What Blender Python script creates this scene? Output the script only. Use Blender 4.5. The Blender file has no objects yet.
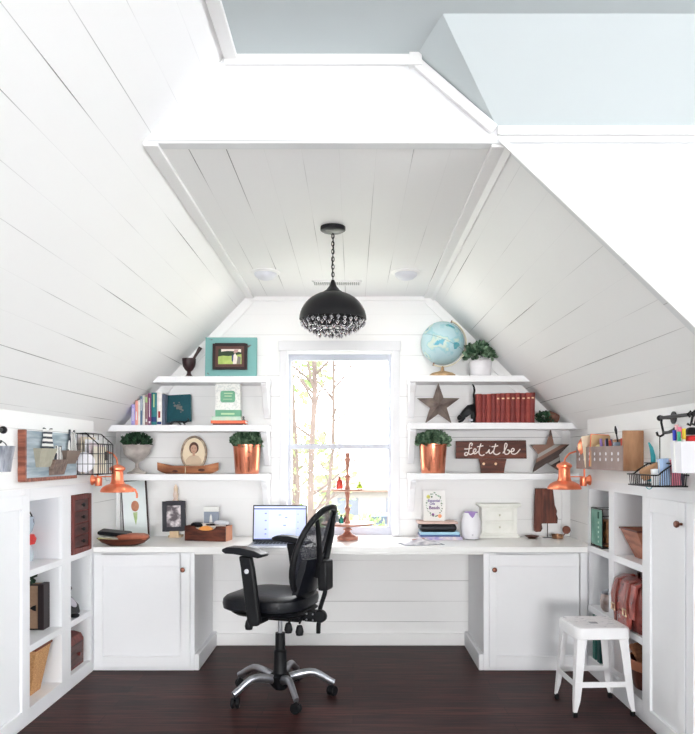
import bpy, bmesh, math, random
from mathutils import Vector, Matrix, noise
random.seed(7)
PI = math.pi
SC = bpy.context.scene
C = SC.collection
F = 728.0
# ---------------------------------------------------------------- camera
cam_d = bpy.data.cameras.new('camera'); cam = bpy.data.objects.new('camera', cam_d); C.objects.link(cam)
cam.location = (0, 0, 1.31); cam.rotation_euler = (PI/2, 0, 0)
cam_d.sensor_fit = 'AUTO'; cam_d.sensor_width = 36; cam_d.lens = F/734*36
cam_d.shift_x = -0.0075; cam_d.shift_y = 0.1213
cam_d.clip_start = 0.05; cam_d.clip_end = 400
SC.camera = cam
# ---------------------------------------------------------------- world and light
SC.view_settings.view_transform = 'Standard'; SC.view_settings.look = 'None'
SC.view_settings.gamma = 1.0; SC.view_settings.use_curve_mapping = False
SC.view_settings.exposure = -0.27
wd = bpy.data.worlds.new('sky'); SC.world = wd; wd.use_nodes = True
wn = wd.node_tree
bg = wn.nodes['Background']
tc = wn.nodes.new('ShaderNodeTexCoord'); nz = wn.nodes.new('ShaderNodeTexNoise'); nz.inputs['Scale'].default_value = 2.0
cr = wn.nodes.new('ShaderNodeValToRGB')
cr.color_ramp.elements[0].color = (.93, .96, 1, 1); cr.color_ramp.elements[1].color = (1, 1, 1, 1)
wn.links.new(tc.outputs['Generated'], nz.inputs['Vector']); wn.links.new(nz.outputs['Fac'], cr.inputs['Fac'])
wn.links.new(cr.outputs['Color'], bg.inputs['Color'])
bg.inputs['Strength'].default_value = 13.5

def area(name, loc, target, sx, sy, power, col=(1, 1, 1)):
    l = bpy.data.lights.new(name, 'AREA'); l.shape = 'RECTANGLE'; l.size = sx; l.size_y = sy
    l.energy = power; l.color = col
    o = bpy.data.objects.new(name, l); C.objects.link(o); o.location = loc
    o.rotation_euler = (Vector(target)-Vector(loc)).to_track_quat('-Z', 'Y').to_euler()
    return o
area('daylight_rear_window', (0.1, -9.02, 1.02), (0.1, 0, 1.02), 3.2, 1.84, 690, (1, .985, .965))
area('daylight_side_window', (4.16, -1.2, 1.5), (0, -1.2, 1.5), 4.4, 1.9, 14, (1, .99, .975))
pl = area('desk_window_portal', (-.092, 5.10, 1.39), (-.092, 0, 1.39), .70, 1.24, 1)
pl.data.cycles.is_portal = True
SC.cycles.max_bounces = 8; SC.cycles.diffuse_bounces = 6; SC.cycles.glossy_bounces = 4
SC.cycles.transparent_max_bounces = 12; SC.cycles.caustics_reflective = False; SC.cycles.caustics_refractive = False
SC.cycles.sample_clamp_indirect = 6
SC.cycles.use_denoising = True

# ---------------------------------------------------------------- helpers
def X(px, Y): return (px-353.0)*Y/F
def Z(py, Y): return 1.31-(py-456.0)*Y/F
def lin(c):
    return tuple(((v/255)/12.92 if v/255 <= .04045 else ((v/255+.055)/1.055)**2.4) for v in c)

class MB:
    def __init__(s): s.v = []; s.f = []; s.m = []
    def add(s, vs, fs, mi=0):
        b = len(s.v); s.v += [tuple(v) for v in vs]
        for f in fs: s.f.append([i+b for i in f]); s.m.append(mi)
        return s
    def box(s, x0, x1, y0, y1, z0, z1, mi=0, M=None):
        vs = [Vector((x, y, z)) for z in (z0, z1) for y in (y0, y1) for x in (x0, x1)]
        if M: vs = [M @ v for v in vs]
        return s.add(vs, [(0, 2, 3, 1), (4, 5, 7, 6), (0, 1, 5, 4), (2, 6, 7, 3), (0, 4, 6, 2), (1, 3, 7, 5)], mi)
    def prism(s, pts, axis, a, b, mi=0, M=None):
        n = len(pts); vs = []
        for t in (a, b):
            for p in pts:
                v = {'x': (t, p[0], p[1]), 'y': (p[0], t, p[1]), 'z': (p[0], p[1], t)}[axis]
                vs.append(Vector(v))
        if M: vs = [M @ v for v in vs]
        fs = [tuple(range(n)), tuple(range(2*n-1, n-1, -1))] + [(i, (i+1) % n, n+(i+1) % n, n+i) for i in range(n)]
        return s.add(vs, fs, mi)
    def tube(s, pts, r, n=8, closed=False, mi=0, sq=1.0):
        pts = [Vector(p) for p in pts]; k = len(pts)
        rs = r if isinstance(r, (list, tuple)) else [r]*k
        vs = []; up = None
        for i, p in enumerate(pts):
            if closed: t = pts[(i+1) % k]-pts[i-1]
            else: t = pts[min(i+1, k-1)]-pts[max(i-1, 0)]
            t.normalize()
            if up is None:
                up = Vector((0, 0, 1)) if abs(t.z) < .9 else Vector((1, 0, 0))
            a = up-t*up.dot(t)
            if a.length < 1e-4: a = t.orthogonal()
            a.normalize(); up = a; b = t.cross(a)
            for j in range(n):
                q = 2*PI*j/n+PI/n
                vs.append(p+a*math.cos(q)*rs[i]+b*math.sin(q)*rs[i]*sq)
        fs = []
        for i in range(k if closed else k-1):
            for j in range(n):
                A = i*n+j; B = i*n+(j+1) % n; D = ((i+1) % k)*n+j; E = ((i+1) % k)*n+(j+1) % n
                fs.append((A, B, E, D))
        if not closed:
            fs.append(tuple(range(n-1, -1, -1))); fs.append(tuple(range((k-1)*n, k*n)))
        return s.add(vs, fs, mi)
    def lathe(s, prof, c=(0, 0, 0), n=28, mi=0, M=None, sy=1.0):
        vs = []; fs = []; k = len(prof)
        for r, z in prof:
            for j in range(n):
                q = 2*PI*j/n
                vs.append(Vector((r*math.cos(q), r*math.sin(q)*sy, z)))
        if M: vs = [M @ v for v in vs]
        vs = [v+Vector(c) for v in vs]
        for i in range(k-1):
            for j in range(n):
                fs.append((i*n+j, i*n+(j+1) % n, (i+1)*n+(j+1) % n, (i+1)*n+j))
        if prof[0][0] > 1e-5: fs.append(tuple(range(n-1, -1, -1)))
        if prof[-1][0] > 1e-5: fs.append(tuple(range((k-1)*n, k*n)))
        return s.add(vs, fs, mi)
    def ball(s, c, r, n=16, mi=0, M=None):
        rr = r if isinstance(r, (tuple, list)) else (r, r, r)
        S = Matrix.Diagonal((rr[0], rr[1], rr[2], 1))
        M2 = (M @ S) if M else S
        prof = [(math.sin(PI*i/(n//2+2)), -math.cos(PI*i/(n//2+2))) for i in range(n//2+3)]
        prof[0] = (1e-6, -1); prof[-1] = (1e-6, 1)
        return s.lathe(prof, c, n, mi, M2)
    def quad(s, a, b, c, d, mi=0): return s.add([a, b, c, d], [(0, 1, 2, 3)], mi)

def Rz(a): return Matrix.Rotation(a, 4, 'Z')
def Rx(a): return Matrix.Rotation(a, 4, 'X')
def Ry(a): return Matrix.Rotation(a, 4, 'Y')
def T(x, y, z): return Matrix.Translation((x, y, z))

def mesh_obj(name, mb, mats, smooth=True, bevel=0, seg=2, org=(0, 0, 0)):
    me = bpy.data.meshes.new(name)
    o = Vector(org)
    me.from_pydata([tuple(Vector(v)-o) for v in mb.v], [], mb.f)
    mats = mats if isinstance(mats, (list, tuple)) else [mats]
    for m in mats: me.materials.append(m)
    for p, i in zip(me.polygons, mb.m): p.material_index = i
    bm = bmesh.new(); bm.from_mesh(me)
    bmesh.ops.remove_doubles(bm, verts=bm.verts, dist=1e-6)
    bmesh.ops.recalc_face_normals(bm, faces=bm.faces)
    bm.to_mesh(me); bm.free()
    if smooth:
        for p in me.polygons: p.use_smooth = True
        me.set_sharp_from_angle(angle=math.radians(38))
    ob = bpy.data.objects.new(name, me); C.objects.link(ob)
    if bevel:
        b = ob.modifiers.new('bevel', 'BEVEL'); b.width = bevel; b.segments = seg; b.limit_method = 'ANGLE'; b.angle_limit = math.radians(50)
    return ob

def tag(o, label, cat, group=None):
    o['label'] = label; o['category'] = cat
    if group: o['group'] = group
    return o

def thing(name, label, cat, loc=(0, 0, 0), rz=0, group=None):
    o = bpy.data.objects.new(name, None); C.objects.link(o); o.empty_display_size = .05
    o.location = loc; o.rotation_euler = (0, 0, rz)
    return tag(o, label, cat, group)

def rootloc(p):
    l = Vector((0, 0, 0))
    while p is not None: l += p.location; p = p.parent
    return l

def part(name, mb, mats, parent, w=False, label=None, **k):
    """w: the vertices are world coordinates (parent unrotated)"""
    org = rootloc(parent) if w else (0, 0, 0)
    o = mesh_obj(name, mb, mats, org=org, **k)
    o.parent = parent
    if label: o['label'] = label
    return o

def one(name, mb, mats, label, cat, group=None, **k):
    """a thing that is one mesh, authored in world coordinates, origin at its base"""
    xs = [v[0] for v in mb.v]; ys = [v[1] for v in mb.v]; zs = [v[2] for v in mb.v]
    org = ((min(xs)+max(xs))/2, (min(ys)+max(ys))/2, min(zs))
    o = mesh_obj(name, mb, mats, org=org, **k); o.location = org
    return tag(o, label, cat, group)

def struct(name, mb, mats, parent=None, **k):
    o = mesh_obj(name, mb, mats, **k)
    if parent: o.parent = parent
    o['kind'] = 'structure'
    return o

def text_mb(body, size, M, depth=.0006, mi=0, align='CENTER'):
    cu = bpy.data.curves.new('t', 'FONT'); cu.body = body; cu.size = size; cu.align_x = align; cu.align_y = 'CENTER'; cu.extrude = depth; cu.offset = .0006
    ob = bpy.data.objects.new('t', cu); C.objects.link(ob)
    dg = bpy.context.evaluated_depsgraph_get(); dg.update()
    me = bpy.data.meshes.new_from_object(ob.evaluated_get(dg))
    mb = MB(); mb.add([M @ v.co for v in me.vertices], [tuple(p.vertices) for p in me.polygons], mi)
    bpy.data.objects.remove(ob); bpy.data.curves.remove(cu); bpy.data.meshes.remove(me)
    return mb
def join(a, b, mi=None):
    base = len(a.v); a.v += b.v
    for f, m in zip(b.f, b.m): a.f.append([i+base for i in f]); a.m.append(m if mi is None else mi)
    return a

# ---------------------------------------------------------------- materials
def mat(name, col, rough=.5, metal=0, var=.06, scale=12, stretch=(1, 1, 1), bump=0, col2=None, cut=(.35, .65), spec=.3, coat=0, alpha=1, emit=0, trans=0):
    m = bpy.data.materials.new(name); m.use_nodes = True; nt = m.node_tree; b = nt.nodes['Principled BSDF']
    c = lin(col); c2 = lin(col2) if col2 else tuple(min(1, v*(1+var)) for v in c)
    c1 = c if col2 else tuple(v*(1-var) for v in c)
    t = nt.nodes.new('ShaderNodeTexCoord'); mp = nt.nodes.new('ShaderNodeMapping'); mp.inputs['Scale'].default_value = stretch
    n = nt.nodes.new('ShaderNodeTexNoise'); n.inputs['Scale'].default_value = scale; n.inputs['Detail'].default_value = 5
    r = nt.nodes.new('ShaderNodeValToRGB')
    r.color_ramp.elements[0].position = cut[0]; r.color_ramp.elements[1].position = cut[1]
    r.color_ramp.elements[0].color = (*c1, 1); r.color_ramp.elements[1].color = (*c2, 1)
    L = nt.links.new
    L(t.outputs['Object'], mp.inputs['Vector']); L(mp.outputs['Vector'], n.inputs['Vector']); L(n.outputs['Fac'], r.inputs['Fac'])
    L(r.outputs['Color'], b.inputs['Base Color'])
    b.inputs['Roughness'].default_value = rough; b.inputs['Metallic'].default_value = metal
    b.inputs['Specular IOR Level'].default_value = spec; b.inputs['Coat Weight'].default_value = coat
    b.inputs['Alpha'].default_value = alpha; b.inputs['Transmission Weight'].default_value = trans
    if emit:
        L(r.outputs['Color'], b.inputs['Emission Color']); b.inputs['Emission Strength'].default_value = emit
    if bump:
        bp = nt.nodes.new('ShaderNodeBump'); bp.inputs['Strength'].default_value = bump; bp.inputs['Distance'].default_value = .01
        L(n.outputs['Fac'], bp.inputs['Height']); L(bp.outputs['Normal'], b.inputs['Normal'])
    return m

def shiplap(name, col, d, off, w, along, seg=1.3, dens=.5, gap=.0022, rough=.55, dark=(112, 108, 110)):
    """boards with dark open joints: joints at dot(P,d)=off+k*w; along = board direction; some joints closed"""
    m = bpy.data.materials.new(name); m.use_nodes = True; nt = m.node_tree; b = nt.nodes['Principled BSDF']; L = nt.links.new
    def math_(op, a, bb=None):
        n = nt.nodes.new('ShaderNodeMath'); n.operation = op
        for i, v in enumerate((a, bb)):
            if v is None: continue
            if isinstance(v, (int, float)): n.inputs[i].default_value = v
            else: L(v, n.inputs[i])
        return n.outputs[0]
    t = nt.nodes.new('ShaderNodeTexCoord')
    def dot(vec):
        n = nt.nodes.new('ShaderNodeVectorMath'); n.operation = 'DOT_PRODUCT'; L(t.outputs['Object'], n.inputs[0]); n.inputs[1].default_value = vec
        return n.outputs['Value']
    u = math_('DIVIDE', math_('SUBTRACT', dot(d), off), w)
    idx = math_('ROUND', u)
    dist = math_('MULTIPLY', math_('ABSOLUTE', math_('SUBTRACT', u, idx)), w)
    al = dot(along)
    cv = nt.nodes.new('ShaderNodeCombineXYZ'); L(math_('DIVIDE', al, seg), cv.inputs[0]); L(math_('MULTIPLY', idx, 5.37), cv.inputs[1])
    n = nt.nodes.new('ShaderNodeTexNoise'); n.inputs['Scale'].default_value = 1.0; n.inputs['Detail'].default_value = 1.5; L(cv.outputs[0], n.inputs['Vector'])
    r = nt.nodes.new('ShaderNodeMapRange'); r.inputs['From Min'].default_value = 1-dens-.10; r.inputs['From Max'].default_value = 1-dens+.12
    L(n.outputs['Fac'], r.inputs['Value'])
    fac = math_('ADD', math_('MULTIPLY', r.outputs[0], .92), .08)
    wline = math_('MULTIPLY', math_('ADD', math_('MULTIPLY', r.outputs[0], .45), .55), gap)
    sm = nt.nodes.new('ShaderNodeMapRange'); L(dist, sm.inputs['Value']); L(math_('MULTIPLY', wline, .5), sm.inputs['From Min']); L(wline, sm.inputs['From Max'])
    sm.inputs['To Min'].default_value = 1; sm.inputs['To Max'].default_value = 0
    mask = math_('MULTIPLY', sm.outputs[0], fac)
    tone = nt.nodes.new('ShaderNodeTexNoise'); tone.inputs['Scale'].default_value = 1.7; L(t.outputs['Object'], tone.inputs['Vector'])
    c = lin(col); tr = nt.nodes.new('ShaderNodeValToRGB')
    tr.color_ramp.elements[0].color = (*[v*.97 for v in c], 1); tr.color_ramp.elements[1].color = (*c, 1); L(tone.outputs['Fac'], tr.inputs['Fac'])
    mx = nt.nodes.new('ShaderNodeMix'); mx.data_type = 'RGBA'; L(mask, mx.inputs['Factor']); L(tr.outputs['Color'], mx.inputs['A']); mx.inputs['B'].default_value = (*lin(dark), 1)
    L(mx.outputs['Result'], b.inputs['Base Color']); b.inputs['Roughness'].default_value = rough
    bp = nt.nodes.new('ShaderNodeBump'); bp.inputs['Strength'].default_value = .25; bp.inputs['Distance'].default_value = .002
    L(math_('SUBTRACT', 1, sm.outputs[0]), bp.inputs['Height']); L(bp.outputs['Normal'], b.inputs['Normal'])
    return m

def floor_mat():
    m = bpy.data.materials.new('dark_floorboards'); m.use_nodes = True; nt = m.node_tree; b = nt.nodes['Principled BSDF']; L = nt.links.new
    t = nt.nodes.new('ShaderNodeTexCoord')
    br = nt.nodes.new('ShaderNodeTexBrick'); br.offset = .37
    br.inputs['Scale'].default_value = 1; br.inputs['Brick Width'].default_value = 1.25; br.inputs['Row Height'].default_value = .115
    br.inputs['Mortar Size'].default_value = .0015; br.inputs['Bias'].default_value = 0
    br.inputs['Color1'].default_value = (*lin((58, 36, 34)), 1); br.inputs['Color2'].default_value = (*lin((42, 26, 27)), 1); br.inputs['Mortar'].default_value = (*lin((22, 15, 16)), 1)
    L(t.outputs['Object'], br.inputs['Vector'])
    mp = nt.nodes.new('ShaderNodeMapping'); mp.inputs['Scale'].default_value = (1.3, 30, 1); L(t.outputs['Object'], mp.inputs['Vector'])
    n = nt.nodes.new('ShaderNodeTexNoise'); n.inputs['Scale'].default_value = 2.2; n.inputs['Detail'].default_value = 7; n.inputs['Roughness'].default_value = .65; L(mp.outputs[0], n.inputs['Vector'])
    r = nt.nodes.new('ShaderNodeValToRGB'); r.color_ramp.elements[0].position = .40; r.color_ramp.elements[1].position = .62
    r.color_ramp.elements[0].color = (.42, .40, .42, 1); r.color_ramp.elements[1].color = (2.3, 2.0, 1.9, 1); L(n.outputs['Fac'], r.inputs['Fac'])
    mx = nt.nodes.new('ShaderNodeMix'); mx.data_type = 'RGBA'; mx.blend_type = 'MULTIPLY'; mx.inputs['Factor'].default_value = 1
    L(br.outputs['Color'], mx.inputs['A']); L(r.outputs['Color'], mx.inputs['B']); L(mx.outputs['Result'], b.inputs['Base Color'])
    rr = nt.nodes.new('ShaderNodeMapRange'); rr.inputs['To Min'].default_value = .38; rr.inputs['To Max'].default_value = .58; L(n.outputs['Fac'], rr.inputs['Value']); L(rr.outputs[0], b.inputs['Roughness'])
    bp = nt.nodes.new('ShaderNodeBump'); bp.inputs['Strength'].default_value = .12; bp.inputs['Distance'].default_value = .004; L(n.outputs['Fac'], bp.inputs['Height']); L(bp.outputs['Normal'], b.inputs['Normal'])
    b.inputs['Specular IOR Level'].default_value = .12
    return m

WHITE = (249, 249, 249)
def wood(name, a, b, st=(1, 8, 8), sc=6, rough=.5, bump=.15): return mat(name, a, rough, col2=b, scale=sc, stretch=st, bump=bump)
M = dict(
    trim=mat('white_trim_paint', WHITE, .4, var=.012, scale=3),
    cab=mat('white_cabinet_paint', (242, 243, 246), .38, var=.012, scale=3),
    top=mat('white_worktop_paint', (245, 245, 244), .28, var=.012, scale=3),
    ceilgrey=mat('pale_blue_grey_paint', (198, 206, 208), .7, var=.012, scale=2),
    floor=floor_mat(),
    black=mat('black_plastic', (15, 16, 19), .45, spec=.2, var=.15, scale=30),
    blackm=mat('black_metal', (26, 26, 30), .4, metal=.3, var=.1),
    leather_b=mat('black_leather', (13, 15, 21), .38, var=.15, scale=60, bump=.1, spec=.25),
    chrome=mat('brushed_silver', (168, 170, 176), .28, metal=.9, var=.06, scale=40),
    copper=mat('copper', (226, 142, 112), .26, metal=1, var=.08, scale=9),
    copper_p=mat('copper_paint', (244, 144, 108), .3, metal=.72, var=.08, scale=9),
    bronze=mat('dark_bronze', (112, 72, 60), .35, metal=.8, var=.1),
    glass=mat('glass', (240, 250, 252), .03, var=.01, trans=1, alpha=.35),
    leaf=mat('leaf_green', (54, 84, 62), .5, col2=(148, 176, 146), cut=(.42, .68), scale=30),
    leafd=mat('leaf_dark_green', (26, 50, 38), .5, col2=(68, 102, 74), scale=30),
    soil=mat('soil', (60, 44, 36), .9),
    paper=mat('paper', (246, 246, 243), .7, var=.02),
    cream=mat('cream_paper', (238, 222, 196), .7, var=.05),
    walnut=wood('walnut_wood', (62, 30, 22), (108, 56, 40)),
    walnutv=wood('walnut_wood_upright', (64, 30, 22), (112, 58, 42), st=(8, 8, 1)),
    darkred=wood('dark_red_stained_wood', (84, 34, 32), (122, 56, 50), st=(8, 8, 1)),
    darkred2=wood('dark_stained_drawer_wood', (56, 34, 34), (90, 54, 50), st=(8, 2, 8)),
    barn=wood('weathered_grey_brown_wood', (84, 68, 62), (132, 112, 102)),
    tan=wood('light_brown_wood', (142, 92, 60), (196, 142, 98)),
    silver=mat('aged_silver', (172, 164, 160), .4, metal=.3, col2=(214, 208, 202), scale=14),
    teal=mat('teal_paint', (96, 168, 164), .5, col2=(128, 190, 184), scale=5),
)
def pm(name, col, rough=.6, **k): return mat(name, col, rough, **k)
# ================================================================ the setting
SL = (-1.585, 1.522, -.738, 2.412)      # left slope: low x,z  high x,z
SR = (1.440, 1.532, .540, 2.416)
XL, XR, YB, YU, YH = -1.585, 1.432, 5.045, 4.446, 2.56
XLb, XRb = -1.635, 1.50
def sdir(s):
    v = Vector((s[2]-s[0], 0, s[3]-s[1])); v.normalize(); return v
dl, dr = sdir(SL), sdir(SR)
mSL = shiplap('white_boards_left_slope', WHITE, tuple(dl), Vector((SL[0], 0, SL[1])).dot(dl)+.030, .138, (0, 1, 0), seg=.8, dens=.46, gap=.0020)
mSR = shiplap('white_boards_right_slope', WHITE, tuple(dr), Vector((SR[0], 0, SR[1])).dot(dr)+.07, .138, (0, 1, 0), seg=.9, dens=.46, gap=.0020)
mCL = shiplap('white_boards_ceiling', WHITE, (1, 0, 0), -.186, .135, (0, 1, 0), seg=1.0, dens=.42, gap=.0022)
mWB = shiplap('white_boards_wall', WHITE, (0, 0, 1), .02, .142, (1, .9, 0), seg=1.2, dens=.44, gap=.0022)
mHD = shiplap('white_boards_header', (232, 234, 236), (0, 0, 1), 2.562, .142, (1, 0, 0), seg=1.5, dens=.40, gap=.0018)

struct('floor', MB().box(-2.1, 4.3, -9.2, 5.2, -.05, 0), M['floor'])
# back wall with window opening (four pieces round the opening, one mesh)
wx0, wx1, wz0, wz1 = -.465, .281, .760, 2.035
bw = MB()
bw.box(-2.1, wx0, YB, YB+.12, 0, 2.6); bw.box(wx1, 2.1, YB, YB+.12, 0, 2.6)
bw.box(wx0, wx1, YB, YB+.12, 0, wz0); bw.box(wx0, wx1, YB, YB+.12, wz1, 2.6)
struct('wall_back', bw, mWB)
# left knee wall and the slope above it
wl = MB()
wl.box(-1.70, XL, 2.2, YU, 1.150, 1.522); wl.box(-1.70, XL, -9.2, 2.2, 0, 1.522)
wl.box(-1.78, XLb, YU, YB, 0, 1.50)
struct('wall_left', wl, mWB); struct('wall_left_outer', MB().box(-2.1, -2.02, 2.2, YB, 0, 1.5), M['trim'])
wr = MB()
wr.box(XR, 1.56, YH+.06, YU, 1.165, 1.532); wr.box(XRb, 1.62, YU, YB, 0, 1.50)
struct('wall_right', wr, mWB); struct('wall_right_outer', MB().box(1.92, 2.0, YH+.06, YB, 0, 1.5), M['trim'])
k = (SL[3]-SL[1])/(SL[2]-SL[0]); hx = SL[2]+(2.715-SL[3])/k
lo = (SL[0]-.10, SL[1]-.10*k)
sl = MB()
sl.prism([lo, (SL[2], SL[3]), (SL[2]-.07, SL[3]+.05), (lo[0]-.07, lo[1]+.05)], 'y', YH, 5.10)
sl.prism([(SL[0], SL[1]), (hx, 2.715), (hx-.07, 2.765), (SL[0]-.07, SL[1]+.05)], 'y', -9.2, YH)
struct('ceiling_slope_left', sl, mSL)
k2 = (SR[3]-SR[1])/(SR[0]-SR[2])
lo2 = (SR[0]+.10, SR[1]-.10*k2)
struct('ceiling_slope_right', MB().prism([lo2, (SR[2], SR[3]), (SR[2]+.07, SR[3]+.05), (lo2[0]+.07, lo2[1]+.05)], 'y', YH+.03, 5.10), mSR)
struct('ceiling', MB().box(SL[2]-.04, SR[2]+.04, YH+.03, 5.10, 2.414, 2.46), mCL)
# header above the flat ceiling and the wall that carries on to the right
hd = MB().prism([(SL[2], 2.410), (SR[2], 2.410), (4.25, 2.410), (4.25, 2.466), (.506, 2.466), (.218, 2.715), (hx, 2.715)], 'y', YH, YH+.05)
hd.prism([(SR[2], 2.412), (SR[0], 1.532), (SR[0], 0), (4.25, 0), (4.25, 2.412)], 'y', YH, YH+.05)
struct('wall_front', hd, mHD)
struct('ceiling_upper', MB().box(hx-.02, 4.3, -9.2, YH+.05, 2.715, 2.76), M['ceilgrey'])
gs = MB()
gs.add([(.506, YH, 2.466), (4.25, YH, 2.466), (4.25, 2.31, 2.717), (.283, 2.31, 2.717)], [(0, 1, 2, 3)])
gs.add([(.218, YH, 2.717), (.283, 2.31, 2.717), (.506, YH, 2.466)], [(0, 1, 2)])
gs.add([(4.25, 2.32, 2.74), (.30, 2.32, 2.74), (.506, YH+.04, 2.49), (4.25, YH+.04, 2.49)], [(0, 1, 2, 3)])
struct('ceiling_dormer', gs, M['ceilgrey'], smooth=False)
# walls behind the camera and far right, each with a window opening
rw = MB(); a0, a1, b0, b1 = -1.50, 1.70, .10, 1.95
rw.box(-1.7, a0, -9.2, -9.08, 0, 2.75); rw.box(a1, 4.3, -9.2, -9.08, 0, 2.75); rw.box(a0, a1, -9.2, -9.08, 0, b0); rw.box(a0, a1, -9.2, -9.08, b1, 2.75)
mgw = pm('soft_grey_wall', (150, 152, 154), .8, var=.02)
struct('wall_rear', rw, mgw)
fw = MB(); a0, a1, b0, b1 = -3.45, 1.05, .50, 2.50
fw.box(4.2, 4.3, -9.2, a0, 0, 2.75); fw.box(4.2, 4.3, a1, YH+.1, 0, 2.75); fw.box(4.2, 4.3, a0, a1, 0, b0); fw.box(4.2, 4.3, a0, a1, b1, 2.75)
struct('wall_far_right', fw, mgw)

# trims
def line_trim(name, p, q, w, t, side=(0, 0, 1), m=None):
    """board of width w, thickness t from p to q; side = width direction"""
    p, q, s = Vector(p), Vector(q), Vector(side).normalized(); d = (q-p).normalized(); nn = d.cross(s).normalized()
    if nn.dot(Vector((0, 1.2, 1.3))-(p+q)/2) < 0: nn = -nn
    vs = [p, p+s*w, p+s*w+nn*t, p+nn*t, q, q+s*w, q+s*w+nn*t, q+nn*t]
    return struct(name, MB().add(vs, [(0, 1, 2, 3), (7, 6, 5, 4), (0, 4, 5, 1), (1, 5, 6, 2), (2, 6, 7, 3), (3, 7, 4, 0)]), m or M['trim'], smooth=False, bevel=.003)
n = 1
def tr(*a, **k):
    global n
    line_trim('trim_%d' % n, *a, **k); n += 1
tr((SL[2], YH, 2.414), (SL[2], YB, 2.414), .052, .014, (1, 0, 0))
tr((SR[2], YB, 2.414), (SR[2], YH+.01, 2.414), .05, .014, (-1, 0, 0))
tr((SR[2], YH+.01, 2.414), (SR[2], YB, 2.414), .035, .012, (SR[0]-SR[2], 0, SR[1]-SR[3]))
# boards on the back wall along both slopes and the ceiling
tr((SL[0]-.04, YB, SL[1]-.04*k), (SL[2], YB, SL[3]), .065, .014, (1, 0, -1))
tr((SR[2], YB, SR[3]), (SR[0]+.04, YB, SR[1]-.04*k2), .065, .014, (-1, 0, -1))
tr((SL[2], YB, 2.414), (SR[2], YB, 2.414), .03, .012, (0, 0, -1))
# crown round the pale blue ceiling
tr((hx, -5.0, 2.715), (hx, YH, 2.715), .045, .02, (1, 0, 0))
tr((hx, YH, 2.715), (.218, YH, 2.715), .035, .02, (0, 0, -1))
tr((.218, YH, 2.715), (.506, YH, 2.466), .035, .02, (-.65, 0, -.75))
tr((.506, YH, 2.466), (4.2, YH, 2.466), .032, .018, (0, 0, -1))
tr((SR[2]-.03, YH, 2.416), (SR[0], YH, 1.53), .022, .010, (1, 0, 1))
struct('trim_%d' % n, MB().box(.196, .240, YH-.03, YH+.02, 2.672, 2.716), M['trim']); n += 1
# baseboards
bb = MB().box(-.97, .81, YB-.016, YB, 0, .085)
struct('baseboard_back', bb, M['trim'], bevel=.004)
struct('trim_%d' % (n), MB().box(XLb, XLb+.028, YB-.02, YB, .76, 1.5), M['trim']); n += 1
struct('trim_%d' % (n), MB().box(XRb-.055, XRb, YB-.02, YB, .76, 1.5), M['trim']); n += 1

# window: sashes, casing, glass
wf = MB(); y0, y1 = YB-.034, YB
cx0, cx1 = -.505, .321
wf.box(cx0, wx0+.012, y0, y1, .76, 2.10); wf.box(wx1-.012, cx1, y0, y1, .76, 2.10); wf.box(cx0-.008, cx1+.008, y0-.006, y1, 2.035, 2.105)
win = struct('window_1', wf, pm('casing_paint', (226, 227, 231), .4, var=.01), bevel=.004)
sm = MB()
def sash(mb, za, zb, ya, yb, rb, rt):
    mb.box(wx0, wx0+.036, ya, yb, za, zb); mb.box(wx1-.036, wx1, ya, yb, za, zb)
    mb.box(wx0+.036, wx1-.036, ya, yb, za, za+rb); mb.box(wx0+.036, wx1-.036, ya, yb, zb-rt, zb)
up = MB(); sash(up, 1.360, wz1, YB+.062, YB+.092, .03, .055)
lo_ = MB(); sash(lo_, wz0, 1.392, YB+.03, YB+.06, .055, .034)
struct('window_frame', MB().box(wx0-.001, wx0+.012, YB, YB+.11, wz0, wz1).box(wx1-.012, wx1+.001, YB, YB+.11, wz0, wz1).box(wx0, wx1, YB, YB+.12, wz1-.012, wz1), M['trim'], win)
mss = pm('sash_paint', (192, 196, 208), .4, var=.01)
struct('upper_sash', up, mss, win, bevel=.003); struct('lower_sash', lo_, mss, win, bevel=.003)
lk = MB().box(-.115, -.07, YB+.022, YB+.06, 1.392, 1.40).tube([(-.10, YB+.04, 1.40), (-.092, YB+.04, 1.412), (-.075, YB+.035, 1.413)], .005)
lko = part('sash_lock', lk, M['trim'], win)
pn = MB().box(wx0+.03, wx1-.03, YB+.075, YB+.078, 1.38, wz1-.03).box(wx0+.03, wx1-.03, YB+.044, YB+.047, wz0+.03, 1.38)
mg = bpy.data.materials.new('window_glass'); mg.use_nodes = True; nt = mg.node_tree; nt.nodes.clear()
o_ = nt.nodes.new('ShaderNodeOutputMaterial'); mxs = nt.nodes.new('ShaderNodeMixShader'); tb = nt.nodes.new('ShaderNodeBsdfTransparent'); gl = nt.nodes.new('ShaderNodeBsdfGlossy')
gl.inputs['Roughness'].default_value = .02; lw = nt.nodes.new('ShaderNodeLayerWeight'); lw.inputs['Blend'].default_value = .15
nt.links.new(lw.outputs['Facing'], mxs.inputs[0]); nt.links.new(tb.outputs[0], mxs.inputs[1]); nt.links.new(gl.outputs[0], mxs.inputs[2]); nt.links.new(mxs.outputs[0], o_.inputs[0])
lw.inputs['Blend'].default_value = .08
part('window_pane', pn, mg, win)
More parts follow.
